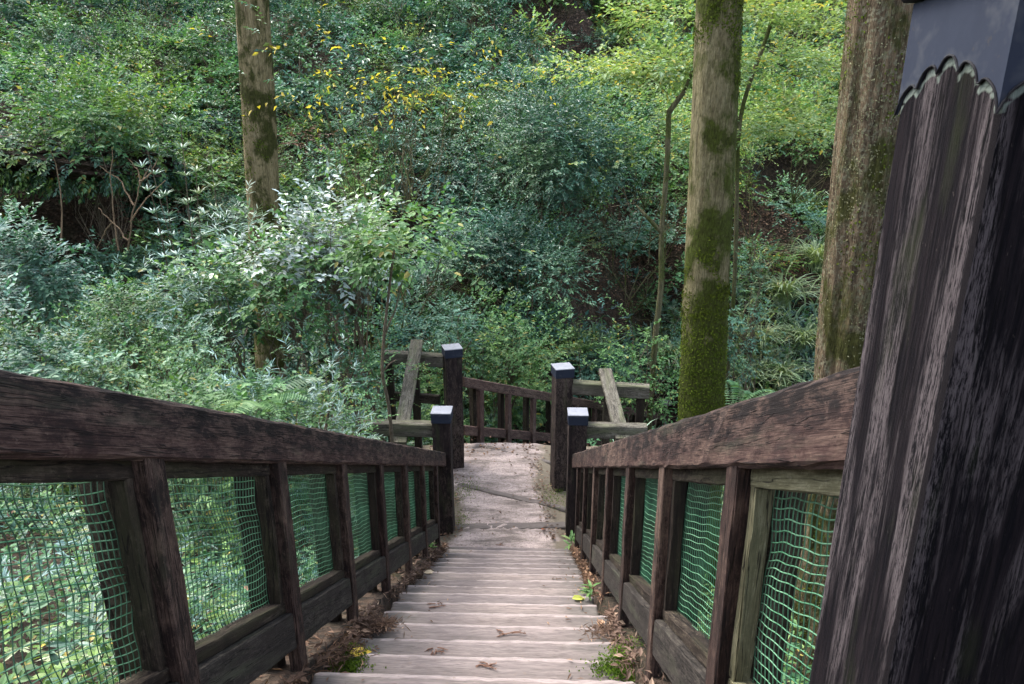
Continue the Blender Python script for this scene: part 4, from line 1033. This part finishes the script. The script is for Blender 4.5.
n = 240; y = rng.uniform(1.8, 6.9, n); x = np.where(rng.random(n) < .5, -.9+np.abs(rng.normal(0, .16, n)), .47-np.abs(rng.normal(0, .16, n))); kk = np.ceil((y-2.47)/.2995)
z = 3.7-SL*(2.47+.2995*kk)+.008
V, T = leaves(np.column_stack([x, y, z]), rng.normal(0, 1, (n, 3))*[1, 1, .1], rng.normal(0, .2, (n, 3))+[0, 0, 1], .04*rng.uniform(.3, 1.4, n), .010); lb.tri(V, T, L['dry'])
o = lb.build('leaf_litter'); tag(o, 'brown needles and dead leaves heaped along both ends of the steps', 'leaf litter', kind='stuff')

# dead leaves over the bare slopes
lb = LB()
for q, r in bare:
    n = int(900*r); a = rng.normal(0, r*.7, (n, 2))+q; z = terrain(a[:, 0], a[:, 1])+.03
    V, T = leaves(np.column_stack([a, z]), rng.normal(0, 1, (n, 3))*[1, 1, .5], rng.normal(0, .5, (n, 3))+[0, -.3, 1], .10*rng.uniform(.6, 1.2, n), .05); lb.tri(V, T, L['dry'])
o = lb.build('dead_leaves'); tag(o, 'brown dead leaves strewn over the bare patches of the hillside', 'dead leaves', kind='stuff')

def on_steps(px, py, lift=.012):
    d = FWD+RGT*(px-512)/F-UPV*(py-342)/F; t = 1/(-(d[2]+SL*d[1])); p = CAM+d*t
    if p[1] > 7.02: t = 4.68/(-d[2]); p = CAM+d*t
    else:   # drop onto the tread below the nose line
        k = math.ceil((p[1]-2.47)/.2995); t = (CAM[2]-(3.7-SL*(2.47+.2995*k)))/(-d[2]); p = CAM+d*t
    p[2] += lift; return p
lb = LB()
for (px, py, n, sx, sy) in ((345, 667, 1300, .05, .05), (635, 664, 2200, .06, .06), (610, 668, 400, .05, .03), (350, 655, 250, .05, .03), (635, 676, 400, .05, .03), (465, 490, 600, .12, .2), (462, 520, 300, .06, .12), (555, 497, 600, .12, .18)):
    c = on_steps(px, py, .0); q = rng.normal(0, 1, (n, 2))*[sx, sy]
    P = np.column_stack([c[0]+q[:, 0], c[1]+q[:, 1], np.full(n, c[2]+.007)])
    V, T = leaves(P, rng.normal(0, .7, (n, 3))+[0, 0, .35], rng.normal(0, 1, (n, 3)), .016, .008); lb.tri(V, T, L['moss'])
o = lb.build('moss'); tag(o, 'bright green moss patches on the step ends and landing edges', 'moss', kind='stuff')

def fallen(label, px, py, size, mat, ang, curl=.3):
    p = on_steps(px, py); D = np.array([[math.cos(ang), math.sin(ang), .1]])
    lb = LB(); V, T = leaves(p[None], D, np.array([[.1, -.1, 1.]]), size, size*.55, 1, curl); lb.tri(V, T, mat)
    root = lb.build('fallen_leaf'); root.data.transform(__import__('mathutils').Matrix.Translation(-Vector(p))); root.location = tuple(p)
    tag(root, label, 'leaf', 'fallen leaves on the steps')
fm = {k: leaf_mat('fallen_'+k, c, c, .55, .25, .3) for k, c in {'yellowgreen': (.36, .42, .10), 'yellow': (.52, .40, .06), 'redbrown': (.28, .10, .06), 'orange': (.40, .22, .10), 'cream': (.55, .48, .38), 'tan': (.42, .28, .20)}.items()}
fallen('yellow-green leaf lying on a step near the fence behind the big post', 572, 600, .10, fm['yellowgreen'], .2)
fallen('bright yellow leaf beside the heap of brown needles', 349, 657, .11, fm['yellow'], .4)
fallen('dark red-brown curled leaf above the bright yellow one', 346, 650, .09, fm['redbrown'], .5, .5)
fallen('pinkish tan leaf on the litter below the shorter fence', 599, 628, .09, fm['tan'], 1.2, .4)
fallen('small cream leaf at the edge of the landing', 407, 521, .10, fm['cream'], .1)
fallen('orange-tan leaf by the end of the bare railed fence', 411, 535, .12, fm['orange'], .7, .4)
fallen('cream leaf on the step ends beside the bare railed fence', 424, 574, .10, fm['cream'], .3)
fallen('pale tan leaf in the gap under the bare railed fence', 404, 588, .09, fm['tan'], 2.2)
fallen('small dark leaf alone on the landing edge', 541, 530, .06, fm['redbrown'], .1)

def twig_thing(label, px, py, size):
    p = on_steps(px, py, .008); lb = LB()
    a0 = rng.uniform(-.3, .5)
    for k in range(5):
        a = a0+rng.normal(0, .5); s = p+np.array([rng.normal(0, .01), rng.normal(0, .01), 0]); e = s+np.array([math.cos(a), math.sin(a)*.7, .05])*size*rng.uniform(.5, 1)*(1 if k % 2 else -1)
        V, Q = tube([s, (s+e)/2+[0, 0, .004], e], [.003, .003, .0015], 5); lb.quad(V, Q, L['ctwig'])
        m = 10; t = rng.uniform(.2, 1, m)[:, None]; V, T = leaves(s+(e-s)*t, (e-s)[None]/size+rng.normal(0, .5, (m, 3)), rng.normal(0, .4, (m, 3))+[0, 0, 1], .014, .004); lb.tri(V, T, L['ctwig'])
    root = lb.build('fallen_twig'); root.data.transform(__import__('mathutils').Matrix.Translation(-Vector(p))); root.location = tuple(p)
    tag(root, label, 'twig', 'brown cedar twigs dropped on the steps')
twig_thing('brown forked cedar twig in the middle of the lower steps, the wider one', 508, 634, .09)
twig_thing('brown forked cedar twig lying on the lowest visible steps', 488, 667, .08)
twig_thing('brown cedar twig near the heap of needles, halfway up the pile of steps', 437, 607, .06)
twig_thing('thin pale twig on the step beside the heap of brown needles', 437, 650, .07)
twig_thing('small cedar twig on the upper part of the landing steps', 500, 545, .05)

def seedling(label, px, py, h, n):
    p = on_steps(px, py, -.01); root = thing('seedling', label, 'seedling', p, 'weeds sprouting at the step ends'); lb = LB()
    a = rng.uniform(0, 6.28, n); t = rng.uniform(.3, 1, n)
    P = p+np.column_stack([rng.normal(0, .006, n), rng.normal(0, .006, n), t*h]); D = np.column_stack([np.cos(a), np.sin(a), np.full(n, .35)])
    V, T = leaves(P, D, np.tile([0, 0, 1.], (n, 1))+rng.normal(0, .2, (n, 3)), h*.65, h*.16, 1, .25); lb.tri(V, T, L['mid']); lb.build('foliage', root)
    lb = LB(); V, Q = tube([p, p+[0, 0, h*.5], p+[.005, 0, h]], [.003, .003, .0015], 5); lb.quad(V, Q, L['mid']); lb.build('stem', root)
seedling('green seedling with narrow leaves below the end of the shorter fence', 571, 551, .20, 16)
seedling('pale green weed at the step ends, near the yellow-green leaf', 590, 600, .13, 14)
seedling('low green weed under the end of the bare railed fence', 432, 552, .11, 14)

# ================================================================== LIGHT, WORLD, CAMERA
w = bpy.data.worlds.new('World'); S.world = w; w.use_nodes = True
nt = w.node_tree; nt.nodes.clear()
sky = nt.nodes.new('ShaderNodeTexSky'); sky.sky_type = 'NISHITA'; sky.sun_disc = False
SD = Vector((-.45, .30, .82)).normalized()
el = math.asin(SD.z); az = math.atan2(SD.x, SD.y)
sky.sun_elevation = el; sky.sun_rotation = az; sky.dust_density = 4.0; sky.air_density = 1.0; sky.ozone_density = 1.0
hs = nt.nodes.new('ShaderNodeHueSaturation'); hs.inputs['Saturation'].default_value = .55
bg = nt.nodes.new('ShaderNodeBackground'); bg.inputs['Strength'].default_value = .15
out = nt.nodes.new('ShaderNodeOutputWorld')
nt.links.new(sky.outputs[0], hs.inputs['Color']); nt.links.new(hs.outputs[0], bg.inputs[0]); nt.links.new(bg.outputs[0], out.inputs[0])
sl = bpy.data.lights.new('Sun', 'SUN'); sl.energy = .8; sl.angle = R(16); sl.color = (1, .95, .87)
so = bpy.data.objects.new('Sun', sl); COL.objects.link(so); so.rotation_euler = SD.to_track_quat('Z', 'Y').to_euler(); so.location = (0, 0, 30)

cd = bpy.data.cameras.new('Camera'); cd.sensor_width = 36; cd.lens = F/1024*36; cd.clip_end = 500; cd.clip_start = .02
cd.dof.use_dof = True; cd.dof.focus_distance = 6.0; cd.dof.aperture_fstop = 40
co = bpy.data.objects.new('Camera', cd); COL.objects.link(co); co.location = tuple(CAM); co.rotation_euler = (R(90)-TH, 0, PSI)
S.camera = co
S.view_settings.view_transform = 'Standard'; S.view_settings.look = 'None'; S.view_settings.exposure = 2.45; S.view_settings.gamma = 1
S.view_settings.use_curve_mapping = False
S.cycles.max_bounces = 8; S.cycles.diffuse_bounces = 6; S.cycles.glossy_bounces = 2; S.cycles.transmission_bounces = 5
S.cycles.use_adaptive_sampling = True; S.cycles.use_denoising = True
